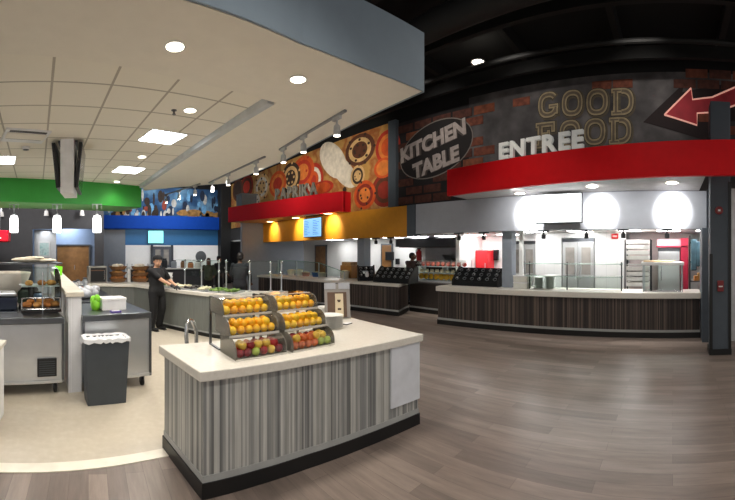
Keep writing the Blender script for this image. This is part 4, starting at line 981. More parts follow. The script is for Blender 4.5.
# fridge in the tiled wall and the one left of it
def fridge(lab, x, y0, y1, h, two=True, m=mat('cooler steel', 'c2c3c3', .38, .55, .05, 3), frame=None):
    t = thing('refrigerator', lab, 'refrigerator', (x, (y0 + y1) / 2, 0))
    obj('cabinet', B().box(x + .03, x + .7, y0, y1, 0.04, h), m, t, world=True, bevel=.008)
    n = 2 if two else 1; w = (y1 - y0) / n
    for k in range(n):
        d_ = obj('door', B().box(x - .01, x + .03, y0 + k * w + .01, y0 + (k + 1) * w - .01, .12, h - .1), m, t, world=True, bevel=.01)
        obj('handle', B().cyl((x - .05, y0 + w * (k + (.85 if k == 0 else .15)), 1.0), (x - .05, y0 + w * (k + (.85 if k == 0 else .15)), 1.5), .014), chrome, d_, world=True)
        if two: obj('window', B().box(x - .014, x - .009, y0 + k * w + .1, y0 + (k + 1) * w - .1, 1.15, h - .25), mat('dim glass', '8d8882', .08, 0, .3, 3, spec=.9), d_, world=True)
    obj('top_grille', B().box(x - .005, x + .03, y0, y1, h - .09, h), steel_d, t, world=True); return t
fridge('tall stainless double-door refrigerator set between the white tiled panels', 10.0, 2.14, 3.06, 2.15)
fridge('dim stainless glass-door refrigerator left of the white tiled panel', 10.15, 3.9, 4.75, 2.1)
fa = thing('red_surround', 'crimson and white alcove surround behind the heated shelf', 'surround', (10.2, 0, 0))
obj('header', B().box(10.1, 10.8, -.36, .42, 1.92, 2.12), mat('pink header board', 'e6a6ac', .6), fa, world=True); obj('rail', B().box(10.06, 10.1, -.4, .44, 1.9, 1.94), mat('crimson', 'b3213f', .5), fa, world=True); obj('jamb', B().box(10.06, 10.8, -.42, -.22, 0, 2.15), mat('crimson', 'b3213f'), fa, world=True)  # header board is pink in its own colour
fridge('stainless single-door refrigerator inside the crimson surround', 10.1, -.2, .4, 1.88, False)
bd = struct('wall_inner_back', B().box(10.9, 11.0, -.5, 1.27, 0, 2.33), mat('rosy white', 'e0d2cf', .6))
rkk = thing('tray_rack', 'tall rolling rack of white trays behind the glass guard', 'tray rack', (9.6, 1.0, 0))
for y in (.55, 1.2):
    for x in (9.4, 9.9): obj('post', B().box(x, x + .03, y, y + .03, .1, 2.1), black_p, rkk, world=True)
for k in range(9): obj('tray', B().box(9.4, 9.9, .6, 1.18, .9 + k * .135, .9 + k * .135 + (.1 if k not in (4,) else .02)), mat('white tray', 'e3e1dc', .5), rkk, world=True, bevel=.008)
for x in (9.41, 9.89):
    for y in (.56, 1.21): obj('caster', B().cyl((x, y - .02, .05), (x, y + .02, .05), .05), black_p, rkk, world=True)
sr = thing('storage_rack', 'dark storage shelves with hanging teal cloth at the right end of the opening', 'storage rack', (10.0, -.7, 0))
for y in (-.46, -1.0): obj('post', B().box(9.6, 9.64, y, y + .03, 0, 2.2), black_p, sr, world=True)
for z in (.5, 1.0, 1.5, 2.0): obj('shelf', B().box(9.6, 10.1, -1.0, -.45, z, z + .03), steel_d, sr, world=True)
ap = obj('apron', B().box(9.5, 9.58, -.62, -.47, 1.3, 2.1).box(9.52, 9.58, -.7, -.6, 1.4, 2.05), mat('teal cloth', '3d5a66', .8, 0, .3, 9), bevel=.03); tag(ap, 'teal apron hanging from the dark storage shelves', 'apron')
for i, (z, hx, lab) in enumerate(((1.03, 'b98a50', 'cardboard box on the shelf below the teal apron'), (1.53, '2c2f3a', 'dark bin on the upper storage shelf right of the apron'), (.95, 'd08030', 'orange pack beside the cardboard box'))):
    t = thing('storage_box', lab, 'box', (9.7, (-.78, -.8, -.62)[i], (1.03, 1.53, 1.03)[i])); obj('carton', B().box(-.08, .2, -.13 + .07 * (i == 2), .13 - .07 * (i == 2), 0, (.2, .3, .12)[i]), mat('store ' + hx, hx, .7, 0, .2, 10), t, bevel=.005); obj('flap', B().box(-.08, .2, -.02, .02, (.2, .3, .12)[i], (.205, .305, .125)[i]), mat('tape', 'c9b58a', .4), t)
pb = thing('exit_sign', 'small red sign on the white tiled panel right of the refrigerator', 'sign', (9.98, 1.56, 2.2)); obj('panel', B().box(9.955, 9.995, 1.47, 1.65, 2.13, 2.27), mat('sign red', 'b3121c', .4, emit=.3), pb, world=True, bevel=.004); obj('lettering', B().box(9.95, 9.955, 1.5, 1.62, 2.18, 2.22), mat('sign pale', 'e6b8b4', .5), pb, world=True)
# spot heads clamped under the bulkhead
def clamp_spot(x, y, lab):
    t = thing('spot_light_head', lab, 'spot light', (x, y, 2.2), 0, 'black spot heads under the bulkhead'); obj('bracket', B().box(-.05, .05, -.12, .12, -.03, 0), black_p, t); h = obj('head', B().cyl((0, 0, -.03), (0, 0, -.09), .02).lathe([(.03, 0), (.05, -.02), (.05, -.1), (.03, -.11)], (0, 0, -.08), 12), black_p, t, smooth=True); return t
first = None
for px_, lab in ((375, 'black spot head under the mustard bulkhead, left of the other'), (390, 'black spot head under the mustard bulkhead, nearest the grey bulkhead'), (458, 'black spot head above the bakery case'), (483, 'black spot head above the right cutlery rack'), (543, 'black spot head below the left edge of the white screen'), (586, 'black spot head below the right edge of the white screen'), (623, 'black spot head above the white tray rack'), (667, 'black spot head above the heated shelf')):
    y = 7.8 * math.tan(brg(px_)); z0 = 2.258 if y < 6.38 else 2.198
    if first is None: first = clamp_spot(7.84, y, lab); first.location.z = z0
    else: dup(first, (7.84, y, z0), 0, lab)
    if px_ > 500: spot((7.84, y, z0 - .22), (8.1, y - .1, .95), 70, 100, .8, (1, .97, .92), .03)
# ---- middle kitchen: hood, oven, doors, extinguisher
ho = thing('extractor_hood', 'wide dark extractor hood over the ovens behind the bakery case', 'hood', (10.8, 8.3, 1.86))
Mh = Matrix(((1, 0, 0, 0), (0, 0, 1, 0), (0, 1, 0, 0), (0, 0, 0, 1)))
obj('canopy', B().prism([(10.3, 1.95), (11.4, 1.95), (11.4, 2.33), (10.3, 2.25)], 6.9, 9.5, Matrix(((1, 0, 0, 0), (0, 0, 1, 0), (0, 1, 0, 0), (0, 0, 0, 1)))), steel_d, ho, world=True)
obj('filter', B().box(10.4, 11.3, 7.0, 9.4, 1.93, 1.95), mat('hood filter', '4a4030', .5, .5), ho, world=True); obj('back_panel', B().box(11.36, 11.39, 6.9, 8.9, .9, 1.95), steel, ho, world=True)
ov = thing('pizza_oven', 'stainless domed oven on the back line under the hood', 'oven', (10.9, 7.9, 0)); obj('stand', B().box(10.7, 11.3, 7.3, 8.6, 0, .95), steel_d, ov, world=True); obj('body', B().box(10.65, 11.3, 7.4, 8.5, .95, 1.45), steel, ov, world=True, bevel=.03); obj('dome', B().prism([(7.45, 1.45), (8.45, 1.45), (8.25, 1.66), (7.65, 1.66)], 10.7, 11.25, Matrix(((0, 0, 1, 0), (1, 0, 0, 0), (0, 1, 0, 0), (0, 0, 0, 1)))), steel, ov, world=True); obj('opening', B().box(10.64, 10.655, 7.6, 8.3, 1.05, 1.32), black_p, ov, world=True)
fx = thing('fryer_cabinet', 'dark steel cabinet right of the domed oven', 'cabinet', (11, 6.95, 0)); obj('body', B().box(10.7, 11.3, 6.7, 7.25, 0, 1.55), mat('dark cab', '2e2c2b', .4), fx, world=True, bevel=.01); obj('handle', B().cyl((10.67, 6.8, 1.0), (10.67, 6.8, 1.4), .012), chrome, fx, world=True)
fe = thing('fire_extinguisher', 'red extinguisher cylinder on the white wall beside the hood', 'fire extinguisher', (10.28, 8.5, 1.3))
yy = 10.2 * math.tan(brg(419)); fe.location = (10.2, yy, 1.4)
obj('cylinder', B().lathe([(.08, 0), (.09, .02), (.09, .36), (.05, .43), (.03, .46)], seg=16), mat('extinguisher red', 'b5121c', .35), fe, smooth=True); obj('valve', B().box(-.03, .03, -.06, .06, .46, .5), black_p, fe); obj('hose', B().tube([(0, .05, .48), (0, .13, .42), (0, .12, .2)], .012), black_p, fe)
obj('stand', B().cyl((.12, 0, -1.4), (.12, 0, .4), .02).box(.07, .14, -.03, .03, .2, .24).box(-.05, .25, -.15, .15, -1.4, -1.37), steel_d, fe)
def flat_door(n, y0, y1, m, x=11.34, h=2.05):
    s = struct('door_%d' % n, B().box(x, x + .05, y0, y1, 0, h), m); obj('door_frame', B().box(x - .01, x + .06, y0 - .06, y0, 0, h + .06).box(x - .01, x + .06, y1, y1 + .06, 0, h + .06).box(x - .01, x + .06, y0, y1, h, h + .06), steel_d, s); obj('door_handle', B().cyl((x - .03, y0 + .1, .95), (x - .03, y0 + .1, 1.15), .015), chrome, s); return s
flat_door(3, 10.7, 11.25, wood_d); flat_door(4, 15.3, 16.2, wood_d)
rc = thing('red_cooler', 'bright red upright cabinet door behind the black cutlery racks', 'cooler', (11.0, 6.2, 0)); obj('body', B().box(10.85, 11.35, 5.9, 6.36, .05, 1.82), mat('cooler red', 'd81e28', .45, 0, .05), rc, world=True, bevel=.01); obj('handle', B().cyl((10.82, 5.97, .9), (10.82, 5.97, 1.4), .012), steel, rc, world=True); obj('plinth', B().box(10.88, 11.35, 5.92, 6.34, 0, .05), black_p, rc, world=True)
def wall_box(lab, px_, py_, w, h, X=11.36, nm='wall_monitor', cat='monitor'):
    y, z = at_x(px_, py_, X); t = thing(nm, lab, cat, (X, y, z)); obj('casing', B().box(-.08, .03, -w / 2, w / 2, -h / 2, h / 2), black_p, t, bevel=.01); obj('face', B().box(-.085, -.08, -w / 2 + .03, w / 2 - .03, -h / 2 + .03, h / 2 - .03), mat('dark screen', '26282b', .15), t)
wall_box('black monitor on the white wall right of the brown door', 390, 256, .42, .36); wall_box('small black phone below and right of the black monitor', 398, 261.5, .16, .24, nm='wall_phone', cat='phone')
wall_box('black dispenser on the wall beside the pale grey column', 496, 255, .2, .36, nm='wall_dispenser', cat='dispenser'); wall_box('black wall phone right of the red cabinet', 490, 265, .16, .28, nm='wall_phone', cat='phone')
# white room behind the blue servery
bs_ = thing('long_counter', 'long dark counter in front of the white room at the far servery', 'counter', (4.5, 19, 0)); obj('body', B().box(2.0, 7.1, 18.6, 19.3, 0, .86), mat('dark counter', '3c3c3e', .5), bs_, world=True); obj('top', B().box(1.95, 7.15, 18.55, 19.35, .86, .92), counter_w, bs_, world=True, bevel=.005)
dk = struct('door_5', B().box(4.2, 5.4, 23.9, 23.98, 0, 2.1), mat('slate door', '4b5058', .5)); obj('glass_panel', B().box(4.35, 4.7, 23.88, 23.9, .9, 1.9).box(4.9, 5.25, 23.88, 23.9, .9, 1.9), mat('dim glass', '565350'), dk); obj('door_frame', B().box(4.05, 4.2, 23.85, 23.98, 0, 2.2).box(5.4, 5.55, 23.85, 23.98, 0, 2.2), mat('slate frame', '3a3d42', .5), dk)
fn = thing('pedestal_fan', 'dark round fan on the white wall of the far room', 'fan', (7.0, 22.5, 0)); obj('pole', B().cyl((0, 0, 0), (0, 0, 1.3), .03), black_p, fn); obj('cage', B().lathe([(.1, 0), (.34, .03), (.36, .08), (.34, .12), (.05, .14)], M=T((0, 0, 1.45), 0, PI / 2), seg=20), mat('fan grey', '55585a', .4), fn); obj('base', B().lathe([(.22, 0), (.22, .03), (.04, .05)], seg=20), black_p, fn)
lab6 = ['dark urn on the far counter below the cyan screen', 'steel urn second from the left on the far counter', 'brown jar in the middle of the far counter', 'orange tub on the far counter', 'white tub on the far counter right of the orange one', 'dark bottle at the right end of the far counter']
for i, (x, hx, r_, h_) in enumerate(((3.9, '26282b', .16, .5), (4.4, '8d9194', .15, .4), (4.9, '7a5a3a', .14, .38), (5.3, 'b9774a', .16, .3), (5.7, 'd6d0c4', .15, .34), (6.3, '3a3a3a', .12, .5))): jar('jar', lab6[i], 'jar', (x, 18.8, .92), r_, h_, mat('far ' + hx, hx, .4), black_p)
# red awning of a further stall, upper left
rw = thing('stall_awning', 'glossy red awning board of another stall before the charcoal wall', 'awning', (-4.6, 13.2, 2.1)); obj('board', B().box(-7, -2.85, 13.0, 13.5, 2.12, 2.55), mat('awning red', 'd8142c', .2), rw, world=True, bevel=.06, seg=4); [obj('hanger', B().cyl((hx, 13.25, 2.55), (hx, 13.25, 3.85), .015), steel_d, rw, world=True) for hx in (-6, -3.2)]; obj('light_strip', B().box(-6.8, -3.1, 12.97, 13.0, 2.25, 2.29), emis('awning strip', 'ffd0d0', 1.2), rw, world=True)
po = thing('wall_picture', 'small framed teal picture on the pale lobby panel', 'picture', (-1.85, 15.56, 1.9)); y0 = 15.58
obj('frame', B().box(-2.1, -1.6, y0 - .03, y0 + .015, 1.55, 2.2), steel, po, world=True); obj('print', B().box(-2.04, -1.66, y0 - .04, y0 - .03, 1.61, 2.14), ramp_noise('teal print', [(.3, '4f8f93'), (.5, 'a9c3c4'), (.7, '7a8f96')], 5, .4), po, world=True)
# ================================================================== PEOPLE
skin = mat('skin', 'c99a7c', .5, 0, .05, 8); skin2 = mat('deep skin', '6b4630', .5, 0, .05, 8)
blk_cloth = mat('black cloth', '17171a', .85, 0, .25, 14); brn_cloth = mat('brown cloth', '3b2c27', .85, 0, .2, 14); grn_cloth = mat('olive cloth', '39402f', .85, 0, .2, 14)
hair_m = mat('dark hair', '17110e', .6, 0, .3, 30); shoe_m = mat('black shoe', '0d0d0e', .4)
def remesh(o, vox):
    md = o.modifiers.new('remesh', 'REMESH'); md.mode = 'VOXEL'; md.voxel_size = vox; md.use_smooth_shade = True
    sm = o.modifiers.new('smooth', 'SMOOTH'); sm.iterations = 3; sm.factor = .5
    dg = bpy.context.evaluated_depsgraph_get(); dg.update()
    me = bpy.data.meshes.new_from_object(o.evaluated_get(dg)); me.materials.clear()
    for m in o.data.materials: me.materials.append(m)
    o.modifiers.clear(); o.data = me
    for p in me.polygons: p.use_smooth = True
def person(label, loc, rz, H, hands, skin_m, cloth, pants, head_turn=0., cap=None, sleeves='short', vox=.012, lean=0., glove=None, long_hair=False, apron=None):
    """faces local -y; hands = two points the hands reach (local, metres)"""
    k = H / 1.7; t = thing('person', label, 'person', loc, rz)
    V = lambda x, y, z: Vector((x * k, y * k, z * k))
    hipz, shz = .90, 1.40; ly = -lean
    hd = Vector((0, (ly - .03) * k, 1.59 * k))
    sh = [V(s * .175, ly, shz) for s in (-1, 1)]; hip = [V(s * .09, 0, hipz) for s in (-1, 1)]
    legs = []
    for i, s in enumerate((-1, 1)): legs.append([hip[i], V(s * .1, -.02 - .03 * (s > 0), .5), V(s * .105, .03, .09)])
    arms = []
    for i, s in enumerate((-1, 1)):
        h = Vector(hands[i]); L1, L2 = .29 * k, .25 * k; d = h - sh[i]; D = min(d.length, (L1 + L2) * .995); u = d.normalized(); h = sh[i] + u * D
        a = (L1 * L1 - L2 * L2 + D * D) / (2 * D); q = math.sqrt(max(0, L1 * L1 - a * a)); pole = Vector((s * .6, .75, -.5)); pole = (pole - u * pole.dot(u)).normalized()
        arms.append((sh[i], sh[i] + u * a + pole * q, h))
    b = B()
    def torso(b, g=0.):
        b.loft([(0, 0, .80 * k, (.13 + g) * k, (.10 + g) * k), (0, 0, .90 * k, (.17 + g) * k, (.118 + g) * k), (0, ly * .3 * k, 1.04 * k, (.145 + g) * k, (.105 + g) * k), (0, ly * .7 * k, 1.2 * k, (.16 + g) * k, (.118 + g) * k), (0, ly * k, 1.32 * k, (.175 + g) * k, (.11 + g) * k), (0, ly * k, 1.41 * k, (.135 + g) * k, (.085 + g) * k), (0, ly * k, 1.455 * k, (.065 + g) * k, (.062 + g) * k)], 20)
    torso(b)
    b.capsule([V(0, ly, 1.42), V(0, ly - .015, 1.52)], [.055 * k, .05 * k])
    Mhd = Matrix.Translation(hd) @ Matrix.Rotation(head_turn, 4, 'Z')
    b.ball((0, .01 * k, .03 * k), (.074 * k, .092 * k, .098 * k), 20, 14, Mhd); b.ball((0, -.03 * k, -.045 * k), (.056 * k, .058 * k, .068 * k), 16, 10, Mhd)
    b.capsule([Mhd @ Vector((0, -.085 * k, .03 * k)), Mhd @ Vector((0, -.106 * k, -.015 * k))], [.009 * k, .014 * k], 8)
    for s in (-1, 1): b.ball((s * .075 * k, .01 * k, .0), (.012 * k, .022 * k, .032 * k), 8, 6, Mhd)
    b.ball((0, -.083 * k, -.052 * k), (.022 * k, .01 * k, .007 * k), 8, 6, Mhd)
    for lg in legs: b.capsule(lg, [.085 * k, .055 * k, .04 * k])
    for i, (a, e, h) in enumerate(arms):
        b.capsule([a, e, h], [.05 * k, .042 * k, .028 * k])
        d = (h - e).normalized(); sd = d.cross(Vector((0, 0, 1))).normalized(); n = sd.cross(d)
        pc = h + d * .045 * k
        b.ball((0, 0, 0), (.026 * k, .042 * k, .016 * k), 10, 8, Matrix.Translation(pc) @ Matrix((sd * 1.35, d, n)).transposed().to_4x4())
        for f in range(4):
            o_ = sd * (f - 1.5) * .017 * k; L = (.062, .072, .068, .054)[f] * k; p0 = pc + d * .03 * k + o_
            b.capsule([p0, p0 + d * L * .5 - n * .006 * k, p0 + d * L * .85 - n * L * .4], [.0085 * k, .008 * k, .0065 * k], 7)
        sgn = 1 if i == 0 else -1
        p0 = pc - d * .02 * k + sd * sgn * .025 * k; b.capsule([p0, p0 + (d * .6 + sd * sgn * .6 - n * .2) * .045 * k, p0 + (d * .9 + sd * sgn * .45 - n * .3) * .07 * k], [.012 * k, .010 * k, .008 * k], 7)
    for i, s in enumerate((-1, 1)): b.capsule([legs[i][2] + V(0, .02, -.045), legs[i][2] + V(0, -.13, -.055)], [.035 * k, .03 * k])
    body = obj('body', b, skin_m, t); remesh(body, vox)
    # eyes, brows
    for s in (-1, 1):
        ey = obj('eye', B().ball((s * .03 * k, -.078 * k, .022 * k), (.013 * k, .009 * k, .008 * k), 10, 6, Mhd), mat('eye white', 'd9d5d0', .2), t); obj('iris', B().ball((s * .03 * k, -.085 * k, .022 * k), (.006 * k, .004 * k, .006 * k), 8, 6, Mhd), hair_m, ey)
    for s in (-1, 1): obj('eyebrow', B().box((s * .03 - .0145) * k, (s * .03 + .0145) * k, -.088 * k, -.078 * k, .039 * k, .045 * k, Mhd), hair_m, t)
    obj('lips', B().ball((0, -.0885 * k, -.052 * k), (.022 * k, .006 * k, .006 * k), 10, 6, Mhd), mat('lips', 'a4645a', .5), t)
    b = B()
    b.ball((0, .022 * k, .048 * k), (.083 * k, .092 * k, .092 * k), 18, 10, Mhd)
    if long_hair: b.ball((0, .075 * k, .01 * k), (.06 * k, .05 * k, .085 * k), 12, 8, Mhd).ball((0, .11 * k, .05 * k), (.04 * k, .04 * k, .04 * k), 10, 8, Mhd)
    else: b.ball((0, .05 * k, .0), (.074 * k, .06 * k, .07 * k), 12, 8, Mhd)
    obj('hair', b, hair_m, t, smooth=True)
    if cap:
        b = B().lathe([(.09 * k, .055 * k), (.093 * k, .09 * k), (.08 * k, .13 * k), (.045 * k, .155 * k), (.003, .162 * k)], (0, .012 * k, 0), 20, Mhd); b.box(-.05 * k, .05 * k, -.115 * k, -.06 * k, .07 * k, .078 * k, Mhd)
        obj('cap', b, cap, t, smooth=True)
    b = B(); torso(b, .018)
    for a, e, h in arms:
        if sleeves == 'short': b.capsule([a, a.lerp(e, .75)], [.068 * k, .062 * k])
        else: b.capsule([a, e, e.lerp(h, .85)], [.066 * k, .056 * k, .042 * k])
    sh_ = obj('shirt', b, cloth, t); remesh(sh_, vox)
    b = B(); b.loft([(0, 0, .80 * k, .15 * k, .12 * k), (0, 0, .86 * k, .178 * k, .132 * k), (0, 0, .97 * k, .166 * k, .125 * k)], 18)
    for lg in legs: b.capsule(lg, [.105 * k, .08 * k, .068 * k])
    pa = obj('trousers', b, pants, t); remesh(pa, vox)
    for i, s in enumerate((-1, 1)):
        a = legs[i][2]; obj('shoe', B().ball((0, 0, 0), (.046 * k, .125 * k, .045 * k), 14, 8, Matrix.Translation((a.x, a.y - .06 * k, .042 * k))).box(-.042 * k, .042 * k, -.11 * k, .11 * k, -.042 * k, -.028 * k, Matrix.Translation((a.x, a.y - .06 * k, .042 * k))), shoe_m, t, smooth=True)
    if glove:
        for i, (a, e, h) in enumerate(arms):
            d = (h - e).normalized(); sd = d.cross(Vector((0, 0, 1))).normalized(); n = sd.cross(d); pc = h + d * .045 * k; b = B()
            b.ball((0, 0, 0), (.03 * k, .05 * k, .022 * k), 10, 8, Matrix.Translation(pc) @ Matrix((sd * 1.3, d, n)).transposed().to_4x4()); b.capsule([h - d * .01, h + d * .03], [.034 * k, .032 * k], 10)
            for f in range(4):
                o_ = sd * (f - 1.5) * .017 * k; L = (.062, .072, .068, .054)[f] * k; p0 = pc + d * .03 * k + o_; b.capsule([p0, p0 + d * L * .5 - n * .006 * k, p0 + d * L * .85 - n * L * .4], [.0105 * k, .01 * k, .0085 * k], 7)
            sgn = 1 if i == 0 else -1; p0 = pc - d * .02 * k + sd * sgn * .025 * k; b.capsule([p0, p0 + (d * .6 + sd * sgn * .6 - n * .2) * .045 * k, p0 + (d * .9 + sd * sgn * .45 - n * .3) * .07 * k], [.014 * k, .012 * k, .01 * k], 7)
            obj('glove', b, glove, t, smooth=True)
    if apron: obj('apron', B().prism([(-.13 * k, -.13 * k), (.13 * k, -.13 * k), (.13 * k, -.145 * k), (-.13 * k, -.145 * k)], .6 * k, 1.3 * k), apron, t, bevel=.004)
    return t
x, y = at_z(156.5, 330, 0)
person('woman in black cap, shirt and trousers with gloved hands on the bent counter', (x, y, 0), math.radians(36), 1.66, ((.10, -.36, .99), (.30, -.26, .98)), skin, blk_cloth, blk_cloth, head_turn=math.radians(-34), cap=blk_cloth, glove=mat('black glove', '141416', .4), long_hair=True, vox=.01).scale = (1.2, 1.2, 1.0)
person('person in black seen from behind, standing beyond the glass guard of the bent counter', (3.78, 8.75, 0), math.radians(140), 1.74, ((-.2, -.3, .98), (.22, -.28, 1.0)), skin2, mat('charcoal top', '26272c', .85, 0, .2, 14), blk_cloth, head_turn=.2, sleeves='long', vox=.014)
x, y, _ = at_r(208.5, 262, 12.9); person('dark-haired person in an olive top, before the far white room', (x, y, 0), math.radians(-20), 1.54, ((-.25, -.2, .95), (.2, -.25, .95)), skin2, grn_cloth, blk_cloth, sleeves='long', vox=.016)
x, y, _ = at_r(218.5, 261, 14.0); person('dark-haired person in black, next to the black column', (x, y, 0), math.radians(30), 1.58, ((-.22, -.2, .95), (.22, -.24, .95)), skin2, blk_cloth, blk_cloth, cap=blk_cloth, sleeves='long', vox=.016)
X = 9.7; person('cook in dark brown with bent head working behind the counter beside the bakery case', (X, X * math.tan(brg(411)), 0), math.radians(-10), 1.72, ((-.1, -.4, 1.05), (.22, -.38, 1.05)), skin2, brn_cloth, blk_cloth, head_turn=.5, sleeves='long', vox=.014, lean=.05).scale = (1.2, 1.2, 1)
pp = thing('plate', 'white plate held up in front of the cook in dark brown', 'plate', (X - .15, X * math.tan(brg(414.5)) - .38, 1.17)); 
obj('disc', B().lathe([(.001, 0), (.08, 0), (.14, .02), (.08, .012), (.001, .01)], seg=20, M=T((0, 0, 0), 0, .9)), MATS['white china'], pp, smooth=True); obj('food', B().ball((0, 0, .02), (.05, .05, .02), 10, 6, T((0, 0, 0), 0, .9)), greens[3], pp)
# ================================================================== CEILING FIXTURES
trim_m = mat('lamp trim', 'e6e4df', .5)
def downlight(lab, x, y, z, r, m, grp, first=[None, None]):
    t = thing('downlight', lab, 'downlight', (x, y, z), 0, grp)
    obj('trim_ring', B().lathe([(r, 0), (r * 1.25, -.002), (r * 1.28, -.008), (r, -.01)], seg=24, cap=False), trim_m, t, smooth=True)
    obj('lens', B().lathe([(.002, -.006), (r * .98, -.006), (r, -.001), (.002, -.001)], seg=24), m, t); return t
for (px_, py_), z, lab in (((175, 46), 3.5, 'round downlight in the smooth soffit, left one nearest the viewer'), ((298, 79), 3.5, 'round downlight in the smooth soffit, right one toward the corner'), ((190, 110), 3.58, 'round downlight in the tiles near the front right troffer'), ((142, 156.5), 3.58, 'round downlight between the two right troffers'), ((117, 181.5), 3.58, 'round downlight in the tiles nearest the green fascia')):
    x, y = at_z(px_, py_, z); downlight(lab, x, y, z - .001, .075, lamp_w, 'downlights of the left ceiling'); spot((x, y, z - .03), (x, y, 0), 25 if py_ > 170 else 110, 125, .7)
def troffer(lab, quad):
    cx_ = sum(p[0] for p in quad) / 4; cy_ = sum(p[1] for p in quad) / 4; rz = math.radians(14)
    t = thing('light_panel', lab, 'light panel', (cx_, cy_, 3.58), rz, 'square light panels in the tiles')
    obj('frame', B().box(-.3, .3, -.3, .3, -.012, -.001), trim_m, t); obj('diffuser', B().box(-.28, .28, -.28, .28, -.016, -.012), panel_e, t)
for lab, pts in (('bright square light panel in the tiles, nearest on the right', ((148, 129), (186, 136), (175, 145), (138, 139))), ('bright square light panel in the tiles, second one behind it', ((118, 165), (146, 169), (138, 175), (110, 171))), ('bright square light panel cut by the left edge of the photo', ((-9, 155), (9, 158), (9, 165), (-9, 162)))):
    troffer(lab, [at_z(px_, py_, 3.57) for px_, py_ in pts])
x, y = at_z(25, 135, 3.58); vt_ = thing('air_diffuser', 'white slotted air diffuser in the tiles left of the hanging screens', 'air vent', (x, y, 3.58), math.radians(22)); obj('frame', B().box(-.34, .34, -.3, .3, -.03, -.001), white_p, vt_, bevel=.004); obj('slot', B().box(-.28, .28, -.28, -.2, -.034, -.03).box(-.28, .28, .1, .13, -.034, -.03), black_p, vt_); obj('blade', B().box(-.3, .3, -.18, .08, -.045, -.03), soffit_w, vt_)
x, y = at_z(174, 110, 3.58); sk = thing('sprinkler', 'tiny sprinkler head in the tiles beside a downlight', 'sprinkler', (x, y, 3.58)); obj('body', B().lathe([(.035, -.001), (.035, -.01), (.012, -.015), (.012, -.05), (.025, -.052), (.025, -.056)], seg=12), steel_d, sk); obj('pin', B().cyl((0, 0, -.056), (0, 0, -.07), .006), chrome, sk)
x, y = at_z(26, 147, 3.58); sk = thing('smoke_detector', 'round white smoke detector behind the air diffuser', 'smoke detector', (x, y, 3.58)); obj('body', B().lathe([(.07, -.001), (.07, -.03), (.04, -.05)], seg=18), white_p, sk, smooth=True); obj('ring', B().lathe([(.05, -.046), (.052, -.05), (.02, -.052)], seg=18), dk_grey, sk)
# back-to-back screens on a white drop column
hs = thing('hanging_screens', 'pair of black screens back to back on a white column hung from the tiles', 'screens', (-.33, 5.98, 3.58), math.radians(-3))
obj('drop_column', B().box(-.11, .11, -.1, .5, -.86, 0), white_p, hs, bevel=.008); obj('shadow_plate', B().box(-.16, .16, -.0, .5, -.03, -.001), steel_d, hs)  # dark plate stands in for the shadow at the column's top
for s in (-1, 1):
    M = T((s * .145, .25, -.78), 0, 0, s * .10); o = obj('screen', B().box(-.03, .03, -.38, .42, .0, .72, M), black_p, hs, bevel=.008); obj('display', B().box(s * .03 - .004 * (s < 0), s * .03 + .004 * (s > 0), -.35, .39, .03, .69, M), mat('dark screen', '26282b'), o); obj('arm', B().box(-.1 if s > 0 else -.02, .02 if s > 0 else .1, .1, .2, .3, .45, M), steel_d, o)
# pendants
pz = 3.0; fp = None
for px_, lab in ((14, 'white glass pendant under the green fascia, leftmost of three'), (57, 'white glass pendant under the green fascia, middle of three'), (97, 'white glass pendant under the green fascia, rightmost of three')):
    x, y = at_z(px_, 204, pz)
    if fp is None:
        fp = thing('pendant_lamp', lab, 'pendant lamp', (x, y, pz), 0, 'white pendants under the green fascia')
        obj('canopy', B().box(-.13, .13, -.02, .02, -.02, 0).cyl((-.11, 0, -.02), (-.11, 0, -.13), .008).cyl((.11, 0, -.02), (.11, 0, -.13), .008).cyl((0, 0, -.02), (0, 0, -.13), .03), steel, fp); obj('cord', B().cyl((0, 0, -.3), (0, 0, -.02), .006), steel, fp)
        s = obj('shade', B().lathe([(.03, 0), (.09, -.03), (.105, -.09), (.105, -.44), (.095, -.45), (.002, -.45)], (0, 0, -.28), 20), pend_e, fp, smooth=True); obj('cap', B().lathe([(.035, .03), (.035, 0), (.05, -.01)], (0, 0, -.28), 16), steel, s)
    else: dup(fp, (x, y, pz), 0, lab)
# small spots on the dark wall behind the pendants
for px_, lab in ((46, 'small white spot lamp on the charcoal wall between the first two pendants'), (82, 'small white spot lamp on the charcoal wall between the last two pendants'), (1, 'small white spot lamp on the charcoal wall at the left edge')):
    x, z = at_y(px_, 213, 14.6); t = thing('spot_lamp', lab, 'spot lamp', (x, 14.7, 3.85), 0, 'small spots before the charcoal wall'); obj('stem', B().cyl((0, 0, -.5), (0, 0, 0), .015), steel, t); obj('head', B().lathe([(.07, 0), (.1, -.2), (.02, -.2)], (0, 0, -.45), 14), white_p, t)
# track lights along the soffit
def track(lab, p, q, heads, z=3.5):
    a = Vector((*at_z(*p, z - .02), z)); b_ = Vector((*at_z(*q, z - .02), z)); d = (b_ - a); L = d.length; rz = math.atan2(d.y, d.x)
    t = thing('track_light', lab, 'track light', a, rz, 'track lights along the soffit')
    obj('rail', B().box(0, L, -.018, .018, -.03, -.001), mat('track rail', '8f9194', .5), t, bevel=.003)
    for hx in heads:
        x = L * hx
        h = obj('lamp_head', B().box(x - .08, x + .08, -.02, .02, -.07, -.031).cyl((x, 0, -.065), (x, 0, -.14), .014).lathe([(.025, 0), (.042, -.02), (.048, -.13), (.042, -.135), (.004, -.125)], (x, 0, -.13), 16), mat('track grey', 'b0b2b4', .5), t, smooth=True)
        obj('lens', B().lathe([(.002, -.268), (.04, -.268), (.041, -.262)], (x, 0, 0), 16), lamp_w, h)
    return a, b_
a1, b1 = track('grey track with three lamp heads, nearest to the soffit corner', (279.6, 150), (345.7, 111), (.08, .44, .9))
